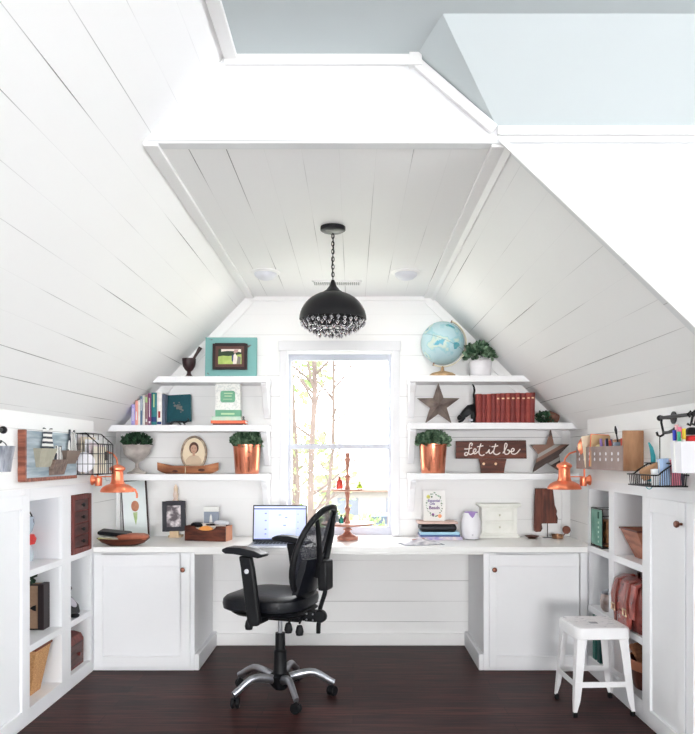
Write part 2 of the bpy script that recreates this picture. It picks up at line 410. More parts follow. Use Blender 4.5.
# rear windows' frames
def bigwin(name, axis, c, a0, a1, b0, b1):
    mb = MB()
    def bx(u0, u1, z0, z1):
        if axis == 'y': mb.box(u0, u1, c, c+.06, z0, z1)
        else: mb.box(c, c+.06, u0, u1, z0, z1)
    bx(a0-.08, a0+.02, b0-.08, b1+.08); bx(a1-.02, a1+.08, b0-.08, b1+.08); bx(a0, a1, b0-.08, b0+.03); bx(a0, a1, b1-.03, b1+.08)
    mid = (a0+a1)/2; bx(mid-.03, mid+.03, b0, b1)
    struct(name, mb, M['trim'], bevel=.004)
bigwin('window_2', 'y', -9.08, -1.50, 1.70, .10, 1.95)
bigwin('window_3', 'x', 4.13, -3.45, 1.05, .50, 2.50)

# ---------------------------------------------------------------- outdoors (seen through the window)
struct('ground', MB().box(-60, 60, 5.6, 130, -3.3, -3.0), pm('lawn', (206, 208, 190), .9, col2=(190, 194, 178), scale=.4))
def bare_tree(x, y, h, r, lean, label, seed):
    rnd = random.Random(seed); t = thing('bare_tree', label, 'tree', (x, y, -3.0), 0, None)
    tr_ = MB(); tips = []
    pts = [(lean*i/8*h*.12+rnd.uniform(-.05, .05), rnd.uniform(-.05, .05), h*i/8) for i in range(9)]
    tr_.tube(pts, [r*(1-.75*i/8) for i in range(9)], 8)
    part('trunk', tr_, bark, t)
    br_ = MB()
    for i in range(26):
        f = rnd.uniform(.38, .98); j = f*8; a = Vector(pts[int(j)]).lerp(Vector(pts[min(8, int(j)+1)]), j-int(j))
        q = rnd.uniform(0, 2*PI); L_ = h*rnd.uniform(.10, .24)*(1.25-f*.7); up_ = rnd.uniform(.3, 1.1)
        pp = [a]; d = Vector((math.cos(q), math.sin(q), up_)).normalized()
        for s_ in range(5):
            d = (d+Vector((rnd.uniform(-.2, .2), rnd.uniform(-.2, .2), rnd.uniform(-.05, .25)))).normalized(); pp.append(pp[-1]+d*L_/5)
            if s_ > 0 and rnd.random() < .8:
                e = (d+Vector((rnd.uniform(-.8, .8), rnd.uniform(-.8, .8), .2))).normalized()
                br_.tube([pp[-1], pp[-1]+e*L_*.16, pp[-1]+e*L_*.16+Vector((e.x, e.y, e.z+.5))*L_*.14], [r*.10, r*.07, r*.03], 4)
        br_.tube(pp, [r*(.32-.055*s_) for s_ in range(6)], 5)
    part('branches', br_, bark, t)
bark = pm('grey_brown_bark', (80, 70, 65), .9, var=.15, scale=6, bump=.3)
bare_tree(X(316, 11), 11, 8.5, .075, -.1, 'tall bare tree with the thickest pale trunk outside the desk window', 3)
bare_tree(X(327, 13), 13, 9.0, .055, .12, 'thinner bare tree just right of the thick trunk outside the window', 5)
bare_tree(X(301, 15), 15, 9.5, .05, -.2, 'slender bare tree leaning left, outside at the left edge of the window', 9)
bare_tree(X(388, 24), 24, 8.5, .05, .2, 'distant bare tree outside at the right edge of the window', 12)
def leaf_mb(mb, c, rad, cnt, size, rnd, M_=None, hemi=False, mi=0):
    for i in range(cnt):
        u = Vector((rnd.gauss(0, 1), rnd.gauss(0, 1), rnd.gauss(0, 1))).normalized()
        if hemi and u.z < -.15: u.z = -u.z
        rr = rnd.uniform(.55, 1.0)
        p = Vector((c[0]+u.x*rad[0]*rr, c[1]+u.y*rad[1]*rr, c[2]+u.z*rad[2]*rr))
        d = (u+Vector((rnd.uniform(-.8, .8), rnd.uniform(-.8, .8), rnd.uniform(-.3, .9)))).normalized(); s_ = d.cross(Vector((rnd.uniform(-1, 1), rnd.uniform(-1, 1), rnd.uniform(-1, 1)))).normalized(); nn = d.cross(s_)
        L_ = size*rnd.uniform(.7, 1.25); w = L_*.34
        mb.add([p, p+d*L_*.35+s_*w+nn*w*.3, p+d*L_*.8+s_*w*.75+nn*w*.3, p+d*L_, p+d*L_*.8-s_*w*.75+nn*w*.3, p+d*L_*.35-s_*w+nn*w*.3, p+d*L_*.5], [(0, 1, 6), (1, 2, 6), (2, 3, 6), (3, 4, 6), (4, 5, 6), (5, 0, 6)], mi)
    return mb
shl = pm('fresh_green_leaves', (106, 126, 78), .7, col2=(122, 142, 98), scale=2)
for px_, y, zc, rr, lab in ((296, 19, .4, 1.5, 'pale green young tree outside at the lower left of the window'), (292, 22, 4.2, 1.1, 'pale green treetop outside at the upper left of the window'), (372, 26, -2.2, 1.3, 'small green bush outside at the lower right of the window')):
    t = thing('leafy_tree' if zc > -1 else 'bush', lab, 'tree' if zc > -1 else 'bush', (X(px_, y), y, -3))
    H = zc+3
    if zc > -1: part('trunk', MB().tube([(0, 0, 0), (.1, 0, H*.5), (0, 0, H)], [.11, .08, .04], 7), bark, t)
    part('foliage', leaf_mb(MB(), (0, 0, H), (rr, rr, rr*1.2), 500, .22, random.Random(int(px_))), shl, t, smooth=False)
# house and parked car far off
hy = 42; hs = thing('house', 'pale distant house with a low brown roof outside the window', 'house', (X(405, hy), hy, -3))
part('wall', MB().box(-5, 5, 0, 6, 0, 2.4), pm('pale_siding', (120, 116, 114), .8), hs)
part('roof', MB().prism([(-.5, 2.35), (3, 3.1), (6.5, 2.35), (6.5, 2.25), (-.5, 2.25)], 'x', -5.5, 5.5), pm('brown_roof', (96, 80, 72), .9), hs)
for i in range(3): part('window', MB().box(-3.9+i*2.8, -2.7+i*2.8, -.03, .01, .9, 1.9), pm('far_glass', (90, 94, 102), .2), hs)
cy = 36; cx = X(381, cy)
car = thing('car', 'grey blue car parked in front of the distant house', 'car', (cx, cy, -3))
prof = [(-2.2, .35), (-2.15, .85), (-1.3, 1.0), (-.6, 1.45), (.8, 1.47), (1.6, 1.02), (2.2, .9), (2.25, .35)]
part('body', MB().prism(prof, 'y', -.8, .8), pm('car_paint', (84, 92, 112), .3, coat=.5), car, bevel=.08)
for sx_ in (-1.35, 1.35):
    for sy_ in (-.82, .66): part('wheel', MB().lathe([(0.001, 0), (.33, 0), (.33, .16), (.001, .16)], M=T(sx_, sy_, .33) @ Rx(-PI/2)), M['black'], car)
part('window', MB().prism([(-.95, 1.02), (-.5, 1.38), (.7, 1.4), (1.2, 1.05)], 'y', -.82, -.80), pm('car_glass', (60, 66, 80), .1), car)

# ================================================================ built-ins
CT = .755
# worktop
wt = MB().box(XLb+.002, XRb-.002, YU+.0, YB-.002, CT-.034, CT)
wt.box(X(194.5, YU)-.0, X(483.5, YU), YU, YU+.022, .708, CT-.034)
one('worktop', wt, M['top'], 'long white painted worktop running under the window from wall to wall', 'worktop', bevel=.003)
def base_cabinet(x0, x1, inner, dx0, dx1, px0, px1, kx, label):
    t = thing('base_cabinet', label, 'cabinet', ((x0+x1)/2, YU, 0), group=None)
    zt = CT-.036
    b = MB().box(x0, x1, YU+.001, YB-.02, 0, zt)
    part('body', b, M['cab'], t, w=True, bevel=.003)
    bx = (x1, x1+.028) if inner > 0 else (x0-.028, x0)
    part('baseboard', MB().box(bx[0], bx[1], YU+.001, YB-.018, 0, .10), M['cab'], t, w=True, bevel=.004)
    z0, z1 = .022, zt-.006; y = YU-.018
    d = MB(); q0, q1 = z0+.07, z1-.075
    d.box(dx0, px0, y, YU, z0, z1); d.box(px1, dx1, y, YU, z0, z1); d.box(px0, px1, y, YU, z0, q0); d.box(px0, px1, y, YU, q1, z1); d.box(px0, px1, y+.012, YU, q0, q1)
    do = part('door', d, M['cab'], t, w=True, bevel=.0025)
    part('knob', MB().lathe([(.001, -.03), (.012, -.028), (.015, -.022), (.012, -.014), (.006, -.010), (.006, 0), (.009, .001)], M=T(kx, y, Z(569, YU)) @ Rx(-PI/2)), M['bronze'], do, w=True, label='small dark bronze knob')
base_cabinet(XLb+.004, X(194.5, YU), 1, X(95, YU), X(190.5, YU), X(103.5, YU), X(181, YU), X(184, YU), 'white cabinet with one panelled door under the left end of the worktop')
base_cabinet(X(483.5, YU), XRb-.004, -1, X(488.7, YU), X(586.3, YU), X(496, YU), X(579, YU), X(493.5, YU), 'white cabinet with one panelled door under the right end of the worktop, behind the stool')

def bookcase(sx, xf, cols, shelves, ztop, zbot, label):
    """built-in cubbies in the knee wall; sx=-1 left, +1 right; xf = plane of the face"""
    t = thing('built_in_bookcase', label, 'bookcase', (xf, sum(cols[0]+cols[1])/4, 0))
    def bx(mb, a, b, y0, y1, z0, z1):           # a, b = depth into the wall
        xa, xb = xf+sx*a, xf+sx*b; mb.box(min(xa, xb), max(xa, xb), y0, y1, z0, z1); return mb
    (c1a, c1b), (c2a, c2b) = cols; y0 = c1a-.052; y1 = YU-.001; D = .34; top = 1.150 if sx < 0 else 1.165
    f = MB()
    bx(f, 0, .02, y0, c1a, 0, top); bx(f, 0, .02, c1b, c2a, 0, top); bx(f, 0, .02, c2b, y1, 0, top)
    for a, b in cols: bx(f, 0, .02, a, b, ztop, top); bx(f, 0, .02, a, b, 0, zbot)
    part('face_frame', f, M['cab'], t, w=True, bevel=.002)
    bd = MB()
    for a, b in ((c1a-.02, c1a), (c1b, c1b+.02), (c2a-.02, c2a), (c2b, c2b+.02)): bx(bd, .02, D, a, b, 0, top)
    part('side_panel', bd, M['cab'], t, w=True)
    part('back_panel', bx(MB(), D, D+.015, y0, y1, 0, top), M['cab'], t, w=True)
    for a, b in cols:
        part('top_panel', bx(MB(), .02, D, a, b, ztop, ztop+.02), M['cab'], t, w=True)
        part('bottom_panel', bx(MB(), .02, D, a, b, zbot-.02, zbot), M['cab'], t, w=True)
        for z0, z1 in shelves: part('shelf', bx(MB(), -.001, D, a, b, z0, z1), M['cab'], t, w=True, bevel=.002)
    return t
LC = ((3.572, 3.968), (4.092, 4.397)); LS = ((.345, .380), (.716, .750))
RC = ((3.602, 3.990), (4.075, 4.417)); RS = ((.372, .408), (.733, .770))
bookcase(-1, XL, LC, LS, 1.089, .076, 'white built-in bookcase with six cubbies in the left knee wall')
bookcase(1, XR, RC, RS, 1.112, .10, 'white built-in bookcase with six cubbies in the right knee wall, beside the stool')

def cupboard(sx, xf, y0, y1, doors, knobs, label, zp):
    t = thing('built_in_cupboard', label, 'cupboard', (xf, (y0+y1)/2, 0))
    def bx(mb, a, b, y0, y1, z0, z1):
        xa, xb = xf+sx*a, xf+sx*b; mb.box(min(xa, xb), max(xa, xb), y0, y1, z0, z1); return mb
    top = 1.150 if sx < 0 else 1.165
    part('body', bx(MB(), 0, .35, y0, y1, 0, top), M['cab'], t, w=True, bevel=.002)
    for i, (a, b) in enumerate(doors):
        z0, z1 = zp; s = .065; d = MB()
        bx(d, -.018, 0, a, a+s, z0, z1); bx(d, -.018, 0, b-s, b, z0, z1); bx(d, -.018, 0, a+s, b-s, z0, z0+s); bx(d, -.018, 0, a+s, b-s, z1-s, z1); bx(d, -.006, 0, a+s, b-s, z0+s, z1-s)
        do = part('door', d, M['cab'], t, w=True, bevel=.002)
        if knobs[i]:
            ky, kz = knobs[i]
            part('knob', MB().lathe([(.001, .034), (.012, .033), (.016, .026), (.013, .017), (.006, .012), (.006, 0)], n=20, M=T(xf-sx*.018, ky, kz) @ Ry(-sx*PI/2)), M['bronze'], do, w=True, label='dark bronze knob')
cupboard(-1, XL, 2.2, 3.519, ((2.98, 3.514), (2.44, 2.97)), (None, None), 'white built-in cupboard with panelled doors at the left edge of the photo', (.03, 1.12))
cupboard(1, XR, YH+.06, 3.549, ((3.105, 3.535), (2.65, 3.09)), ((3.128, 1.017), None), 'white built-in cupboard with panelled doors and a bronze knob, right of the bag', (.03, 1.11))

# ---------------------------------------------------------------- wall shelves with brackets
def wall_shelf(pts, z0, z1, bx, label):
    """pts: x at z0 and z1 at both ends"""
    t = thing('wall_shelf', label, 'shelf', (bx, YB, z0))
    Yf = 4.80
    part('board', MB().prism([(pts[0], z0), (pts[1], z0), (pts[2], z1), (pts[3], z1)], 'y', Yf, YB-.016), M['cab'], t, w=True, bevel=.004)
    pr = [(YB-.016, 0), (Yf+.018, 0), (Yf+.012, -.012), (Yf+.022, -.03), (Yf+.05, -.042), (Yf+.085, -.062), (Yf+.10, -.10), (Yf+.125, -.15), (Yf+.165, -.185), (Yf+.19, -.20), (Yf+.2, -.225), (YB-.016, -.23)]
    part('bracket', MB().prism([(y, z0+z) for y, z in pr], 'x', bx-.021, bx+.021), M['cab'], t, w=True, bevel=.003)
ZS = [(1.148, 1.191), (1.472, 1.515), (1.795, 1.837)]
xe = -.565
wall_shelf((XLb+.004, xe, xe, XLb+.004), *ZS[0], xe-.025, 'lowest white shelf left of the window, holding the copper pot and the silver bowl')
wall_shelf((-1.626, xe, xe, -1.592), *ZS[1], xe-.025, 'middle white shelf left of the window, holding books')
wall_shelf((-1.325, xe, xe, -1.285), *ZS[2], xe-.025, 'topmost white shelf left of the window, under the teal picture frame')
xe = .372
ZS = [(1.152, 1.195), (1.487, 1.530), (1.800, 1.842)]
wall_shelf((xe, XRb-.004, XRb-.004, xe), *ZS[0], xe+.025, 'lowest white shelf right of the window, under the wooden script sign')
wall_shelf((xe, 1.482, 1.445, xe), *ZS[1], xe+.025, 'middle white shelf right of the window, holding the red books')
wall_shelf((xe, 1.175, 1.135, xe), *ZS[2], xe+.025, 'topmost white shelf right of the window, under the globe')
S3, S2, S1 = 1.191, 1.515, 1.837

# ---------------------------------------------------------------- ceiling fittings
def flush(px_, lab):
    y = 4.36; t = thing('ceiling_light', lab, 'ceiling light', (X(px_, y), y, 2.414), group='flush ceiling lights')
    part('rim', MB().lathe([(.001, 0), (.088, 0), (.09, -.006), (.082, -.012), (.001, -.012)]), M['trim'], t)
    part('diffuser', MB().lathe([(.068, -.012), (.064, -.026), (.045, -.042), (.02, -.050), (.001, -.052)]), pm('frosted_glass', (226, 228, 236), .4, var=.01), t)
    l = bpy.data.lights.new('flush_fill_light', 'AREA'); l.shape = 'DISK'; l.size = .12; l.energy = 2.5; l.color = (1, .95, .88); lo3 = bpy.data.objects.new('flush_fill_light', l); C.objects.link(lo3); lo3.parent = t; lo3.location = (0, 0, -.056)  # fill light added in the unlit fitting to brighten the nook
flush(265.5, 'small round white flush ceiling light left of the black pendant')
flush(406, 'small round white flush ceiling light right of the black pendant')
yv = 4.63; t = thing('ceiling_vent', 'white slatted air vent in the ceiling behind the black pendant', 'vent', (X(337, yv), yv, 2.414))
part('frame', MB().box(-.155, .155, -.05, -.042, -.008, 0).box(-.155, .155, .042, .05, -.008, 0).box(-.155, -.147, -.05, .05, -.008, 0).box(.147, .155, -.05, .05, -.008, 0), M['trim'], t)
sv = MB()
for i in range(22): sv.box(-.147+i*.0134, -.140+i*.0134, -.042, .042, -.008, -.001)
part('slats', sv, pm('vent_slats', (190, 190, 190), .5), t)

# pendant with crystals
PY = 3.51; PX = -.097
t = thing('pendant_lamp', 'black dome pendant lamp with dangling crystals hanging on a chain', 'pendant lamp', (PX, PY, 2.414))
part('canopy', MB().lathe([(.001, 0), (.060, 0), (.060, -.016), (.052, -.021), (.001, -.022)]), M['blackm'], t)
ch = MB()
for i in range(12):
    z = -.035-i*.0185
    pts = [(math.cos(a)*.0065, 0, z-.009+math.sin(a)*.0125) for a in [2*PI*j/12 for j in range(12)]]
    if i % 2: pts = [(0, p[0], p[2]) for p in pts]
    ch.tube(pts, .0022, 6, closed=True)
ch.tube([(0, 0, -.03), (.004, .003, -.1), (-.004, -.002, -.18), (0, 0, -.262)], .0022, 6)
part('chain', ch, M['blackm'], t)
R = .162; prof = [(.007, -.255), (.012, -.268), (.018, -.285), (.034, -.305), (.045, -.312)]
for i in range(12):
    a = PI/2*(1-i/11.0)*.86; prof.append((R*math.cos(a), -.445+math.sin(a)*.135))
prof += [(R-.004, -.447)] + [((R-.005)*math.cos(PI/2*i/11), -.447+math.sin(PI/2*i/11)*.115) for i in range(1, 12)]
part('shade', MB().lathe(prof, n=48), mat('black_enamel', (18, 18, 21), .4, var=.1), t)
cm = mat('crystal', (232, 232, 244), .06, metal=.8, var=.3, scale=50, spec=1)
cnt = 0
tiers = [(.150, -.458, 30), (.136, -.474, 24), (.112, -.492, 20), (.080, -.508, 14), (.045, -.515, 8)]
for r_, z, nn in tiers:
    wr_ = MB().tube([(r_*math.cos(2*PI*j/36), r_*math.sin(2*PI*j/36), z+.016) for j in range(36)], .0016, 5, closed=True)
    part('wire_ring', wr_, M['blackm'], t)
    for j in range(nn):
        a = 2*PI*j/nn+r_*9; c = (r_*math.cos(a), r_*math.sin(a), z+random.uniform(-.006, .004)); s_ = .0095
        mb = MB().lathe([(.0008, .026), (.0008, s_*1.1), (s_*.6, s_*.55), (s_, -.1*s_), (s_*.55, -s_*1.0), (.0004, -s_*1.7)], c=c, n=6)
        part('crystal', mb, cm, t, smooth=False)

struct('floor_bounce_mat', MB().box(-1.45, 1.30, 1.5, 3.37, .001, .014), pm('bounce_mat_ivory', (236, 234, 230), .95, var=.03, scale=40), bevel=.004)  # unseen mat, added to bounce light up onto the nook ceiling
# ================================================================ office chair
ch_ = thing('office_chair', 'black swivel office chair with mesh back on a silver five-star base', 'chair', (-.396, 3.96, 0), math.radians(160))
for i in range(5):
    a = math.radians(-68+72*i)-math.radians(160); u = Vector((math.cos(a), math.sin(a), 0))
    pts = []; rs = []
    for j in range(11):
        f = j/10; r = .03+.262*f; z = .098+.035*math.sin(min(1, f*1.15)*PI*.75) - .06*max(0, f-.55)**1.2/.45
        pts.append((u.x*r, u.y*r, z)); rs.append(.026-.008*f)
    lg = part('base_leg', MB().tube(pts, rs, 10, sq=.8), M['chrome'], ch_)
    c = u*.282; w = MB(); sd = Vector((-u.y, u.x, 0))
    q = a+.9; rot = Rz(q)
    for s_ in (-1, 1):
        w.lathe([(.001, -.009), (.024, -.009), (.028, -.004), (.028, .004), (.024, .009), (.001, .009)], c=(0, 0, 0), n=20, M=T(c.x, c.y, .029) @ rot @ T(0, s_*.013, 0) @ Rx(PI/2))
    w.tube([(c.x, c.y, .03), (c.x, c.y, .085)], .006)
    w.prism([(-.028, .028), (-.02, .05), (0, .060), (.02, .052), (.012, .03)], 'y', -.006, .006, M=T(c.x, c.y, 0) @ rot)
    part('caster', w, M['black'], ch_)
part('gas_column', MB().lathe([(.001, .045), (.032, .045), (.056, .075), (.060, .12), (.040, .135), (.036, .15), (.035, .255), (.028, .26), (.026, .35), (.001, .352)], n=24), M['black'], ch_)
part('piston', MB().lathe([(.012, .345), (.012, .43)], n=16), M['chrome'], ch_)
def rrect(w, h, r, n=6):
    out = []
    for cx_, cy_, a0 in ((w/2-r, h/2-r, 0), (-w/2+r, h/2-r, PI/2), (-w/2+r, -h/2+r, PI), (w/2-r, -h/2+r, 1.5*PI)):
        for i in range(n+1): out.append((cx_+r*math.cos(a0+PI/2*i/n), cy_+r*math.sin(a0+PI/2*i/n)))
    return out
def cushion(mb, w, d, r, z0, z1, cx_=0, cy_=0, bulge=.012, front=None, M_=None):
    layers = [(0.90, z0), (.98, z0+.012), (1.0, (z0+z1)/2), (.985, z1-.016), (.93, z1-.004), (.70, z1+bulge*.5), (.35, z1+bulge)]
    vs = []; n = None
    for s_, z in layers:
        o = rrect(w*s_, d*s_, r*s_); n = len(o)
        for x, y in o:
            zz = z
            if front and x > front[0]: zz -= (x-front[0])**2*front[1]
            vs.append((x+cx_, y+cy_, zz))
    fs = [tuple(range(n-1, -1, -1))]
    for i in range(len(layers)-1):
        for j in range(n): fs.append((i*n+j, i*n+(j+1) % n, (i+1)*n+(j+1) % n, (i+1)*n+j))
    fs.append(tuple(range((len(layers)-1)*n, len(layers)*n)))
    if M_: vs = [M_ @ Vector(v) for v in vs]
    return mb.add(vs, fs)
part('seat', cushion(MB(), .465, .47, .15, .492, .572, .052, 0, .012, (.10, .55)), M['leather_b'], ch_)
part('seat_pan', cushion(MB(), .42, .40, .12, .465, .497, .03, 0, 0), M['black'], ch_)
part('mechanism', MB().box(-.14, .09, -.055, .055, .425, .467).box(-.235, -.13, -.03, .03, .43, .455).tube([(.03, -.05, .445), (.03, .16, .445)], .008), M['black'], ch_, bevel=.008)
for sx_, sy_, zz in ((.10, .17, .415), (-.11, .13, .405), (-.16, .10, .39)):
    part('lever_knob', MB().tube([(sx_+.02, sy_-.07, .44), (sx_, sy_, .435)], .006).lathe([(.001, -.034), (.018, -.03), (.022, -.012), (.017, .012), (.012, .022), (.001, .024)], c=(sx_, sy_, zz+.012), n=12), M['black'], ch_)
part('tilt_knob', MB().lathe([(.001, -.02), (.030, -.02), (.034, -.012), (.034, .012), (.028, .02), (.001, .02)], c=(-.245, .02, .462), n=16, M=Rx(PI/2)).box(-.225, -.16, -.03, .035, .43, .485), M['black'], ch_, bevel=.003)
sb = MB()
for zz in (.442, .472):
    for xx in (-.208, -.172): sb.ball((xx, .036, zz), .0055, 8)
part('bolts', sb, M['chrome'], ch_)
for s_ in (1, -1):
    y = .285*s_
    ar = part('armrest', MB().prism([(.092, .80), (.022, .80), (.008, .74), (-.030, .475), (-.018, .45), (.030, .445), (.044, .475), (.080, .74)], 'y', y-.017, y+.017).box(-.02, .03, min(y, s_*.17), max(y, s_*.17), .452, .476), M['black'], ch_, bevel=.01, seg=3)
    pd = MB()
    prof_ = [(-.052, .802), (-.03, .797), (.02, .803), (.11, .812), (.155, .812), (.173, .822), (.175, .834), (.145, .846), (.07, .846), (-.01, .832), (-.055, .815)]
    pd.prism([(x, z) for x, z in prof_], 'y', y-.042, y+.042)
    part('arm_pad', pd, M['leather_b'], ar, bevel=.012, seg=3)
    part('height_button', MB().lathe([(.001, 0), (.012, 0), (.012, .006), (.001, .008)], M=T(.042, y+s_*.016, .725) @ Rx(-PI/2*s_), n=16), pm('light_grey_button', (200, 202, 208), .4), ar, label='light grey round button')
# back: oval ring leaning backwards
def bk(u, v, off=0):      # u lateral -1..1, v 0..1 up
    fx = -.165-.135*v-.035*math.sin(PI*v)*0 + .055*u*u - off
    return Vector((fx, u*.205*(1-.12*v), .565+.475*v))
ring = []
for i in range(40):
    a = 2*PI*i/40; cu, cv = math.cos(a), math.sin(a)
    u = math.copysign(abs(cu)**.8, cu); v = .5+.5*math.copysign(abs(cv)**.9, cv)
    ring.append(bk(u, v))
part('back_frame', MB().tube(ring, .0165, 10, closed=True), M['black'], ch_)
msh = bpy.data.materials.new('black_mesh_fabric'); msh.use_nodes = True; nt = msh.node_tree; b_ = nt.nodes['Principled BSDF']
b_.inputs['Base Color'].default_value = (*lin((34, 36, 46)), 1); b_.inputs['Roughness'].default_value = .7
tt = nt.nodes.new('ShaderNodeTexCoord'); ck = nt.nodes.new('ShaderNodeTexVoronoi'); ck.inputs['Scale'].default_value = 240; rm = nt.nodes.new('ShaderNodeMapRange')
rm.inputs['From Min'].default_value = .25; rm.inputs['From Max'].default_value = .5; rm.inputs['To Min'].default_value = .42; rm.inputs['To Max'].default_value = 1
nt.links.new(tt.outputs['Object'], ck.inputs['Vector']); nt.links.new(ck.outputs['Distance'], rm.inputs['Value']); nt.links.new(rm.outputs[0], b_.inputs['Alpha'])
mm = MB(); G = 14
for i in range(G+1):
    for j in range(G+1):
        v = i/G; hw = (max(0, 1-abs(2*v-1)**2.1))**.48
        u = (2*j/G-1)*hw; p = bk(u, .015+.97*v, -.004); mm.v.append(tuple(p))
for i in range(G):
    for j in range(G):
        mm.f.append([i*(G+1)+j, i*(G+1)+j+1, (i+1)*(G+1)+j+1, (i+1)*(G+1)+j]); mm.m.append(0)
part('back_mesh', mm, msh, ch_)
part('lumbar_pad', MB().add([bk(u, v, .004) for v in (.05, .2, .34, .44) for u in (-.78, -.4, 0, .4, .78)]+[bk(u, v, .024) for v in (.05, .2, .34, .44) for u in (-.7, -.4, 0, .4, .7)],
  [(i*5+j, i*5+j+1, (i+1)*5+j+1, (i+1)*5+j) for i in range(3) for j in range(4)]+[(20+i*5+j, 20+i*5+j+1, 20+(i+1)*5+j+1, 20+(i+1)*5+j) for i in range(3) for j in range(4)]+
  [(i*5, (i+1)*5, 20+(i+1)*5, 20+i*5) for i in range(3)]+[(i*5+4, (i+1)*5+4, 24+(i+1)*5, 24+i*5) for i in range(3)]+[(j, j+1, 21+j, 20+j) for j in range(4)]+[(15+j, 16+j, 36+j, 35+j) for j in range(4)]), M['leather_b'], ch_)
for s_ in (1, -1):
    part('back_strut', MB().tube([bk(.12*s_, .22, .03), bk(.22*s_, .40, .035), bk(.46*s_, .66, .022), bk(.62*s_, .88, .004)], [.02, .018, .015, .013], 8, sq=.7), M['black'], ch_)
part('back_hub', MB().box(-.262-.03, -.262+.022, -.05, .05, .60, .76, M=None), M['black'], ch_, bevel=.012, seg=3)
part('back_bar', MB().tube([(-.272, 0, .66), (-.262, 0, .58), (-.235, 0, .50), (-.225, 0, .40), (-.224, 0, .365)], .012, 8), M['black'], ch_)

# ================================================================ metal stool
st = thing('metal_stool', 'white distressed square metal stool with black feet on the dark floor', 'stool', (1.254, 3.80, 0), math.radians(3))
wm = mat('white_enamel_worn', (240, 240, 242), .3, col2=(246, 246, 248), scale=9)
wm2 = mat('white_enamel_chipped', (190, 192, 200), .35, col2=(244, 244, 246), scale=22, stretch=(1, 3, 1), cut=(.34, .40))
seat = MB(); o1 = rrect(.285, .285, .035, 5); n_ = len(o1)
lay = [(.97, .385), (1.0, .388), (1.0, .43), (.97, .442), (.9, .446), (.82, .4425), (.15, .4405)]
for s_, z in lay: seat.v += [(x*s_, y*s_, z) for x, y in o1]
for i in range(len(lay)-1):
    for j in range(n_): seat.f.append([i*n_+j, i*n_+(j+1) % n_, (i+1)*n_+(j+1) % n_, (i+1)*n_+j]); seat.m.append(1 if i >= 3 else 0)
seat.f.append(list(range((len(lay)-1)*n_, len(lay)*n_))); seat.m.append(2)
part('seat', seat, [wm, wm2, pm('stool_slot_metal', (150, 152, 160), .5)], st)
tops = {}
for sx_ in (-1, 1):
    for sy_ in (-1, 1):
        tp = Vector((sx_*.128, sy_*.128, .43)); bt = Vector((sx_*.157, sy_*.150, .022))
        mb = MB(); w0, w1 = .052, .030
        def L_(p, w): 
            return [(p.x, p.y, p.z), (p.x-sx_*w, p.y, p.z), (p.x-sx_*w, p.y-sy_*.004, p.z), (p.x-sx_*.004, p.y-sy_*.004, p.z), (p.x-sx_*.004, p.y-sy_*w, p.z), (p.x, p.y-sy_*w, p.z)]
        ks = [(0, .055), (.25, .043), (.7, .036), (.86, .03), (1, .016)]
        vs = []
        for f, w in ks:
            vs += L_(tp.lerp(bt, f), w)
        fs = [(i*6+j, i*6+(j+1) % 6, (i+1)*6+(j+1) % 6, (i+1)*6+j) for i in range(len(ks)-1) for j in range(6)]+[(0, 1, 2, 3, 4, 5), tuple(range(len(vs)-6, len(vs)))]
        lg = part('leg', mb.add(vs, fs), wm, st, smooth=False)
        part('rubber_foot', MB().box(bt.x-sx_*.02 if sx_ > 0 else bt.x-.001, bt.x+.001 if sx_ > 0 else bt.x+.02, bt.y-.02 if sy_ > 0 else bt.y-.001, bt.y+.001 if sy_ > 0 else bt.y+.02, 0, .026), M['black'], lg, bevel=.002)
        tops[(sx_, sy_)] = tp.lerp(bt, .66)
for a, b in (((-1, -1), (1, -1)), ((-1, 1), (1, 1)), ((-1, -1), (-1, 1)), ((1, -1), (1, 1))):
    p, q = tops[a], tops[b]; d = (q-p).normalized(); s_ = Vector((d.y, -d.x, 0)); 
    c = (p+q)/2
    if s_.dot(Vector((-c.x, -c.y, 0))) < 0: s_ = -s_
    vs = [v+o for v in (p, q) for o in (Vector((0, 0, -.014)), Vector((0, 0, .014)), s_*.004+Vector((0, 0, .014)), s_*.004+Vector((0, 0, -.014)))]
    part('crossbar', MB().add(vs, [(0, 1, 2, 3), (4, 5, 6, 7), (0, 1, 5, 4), (1, 2, 6, 5), (2, 3, 7, 6), (3, 0, 4, 7)]), wm, st, smooth=False)

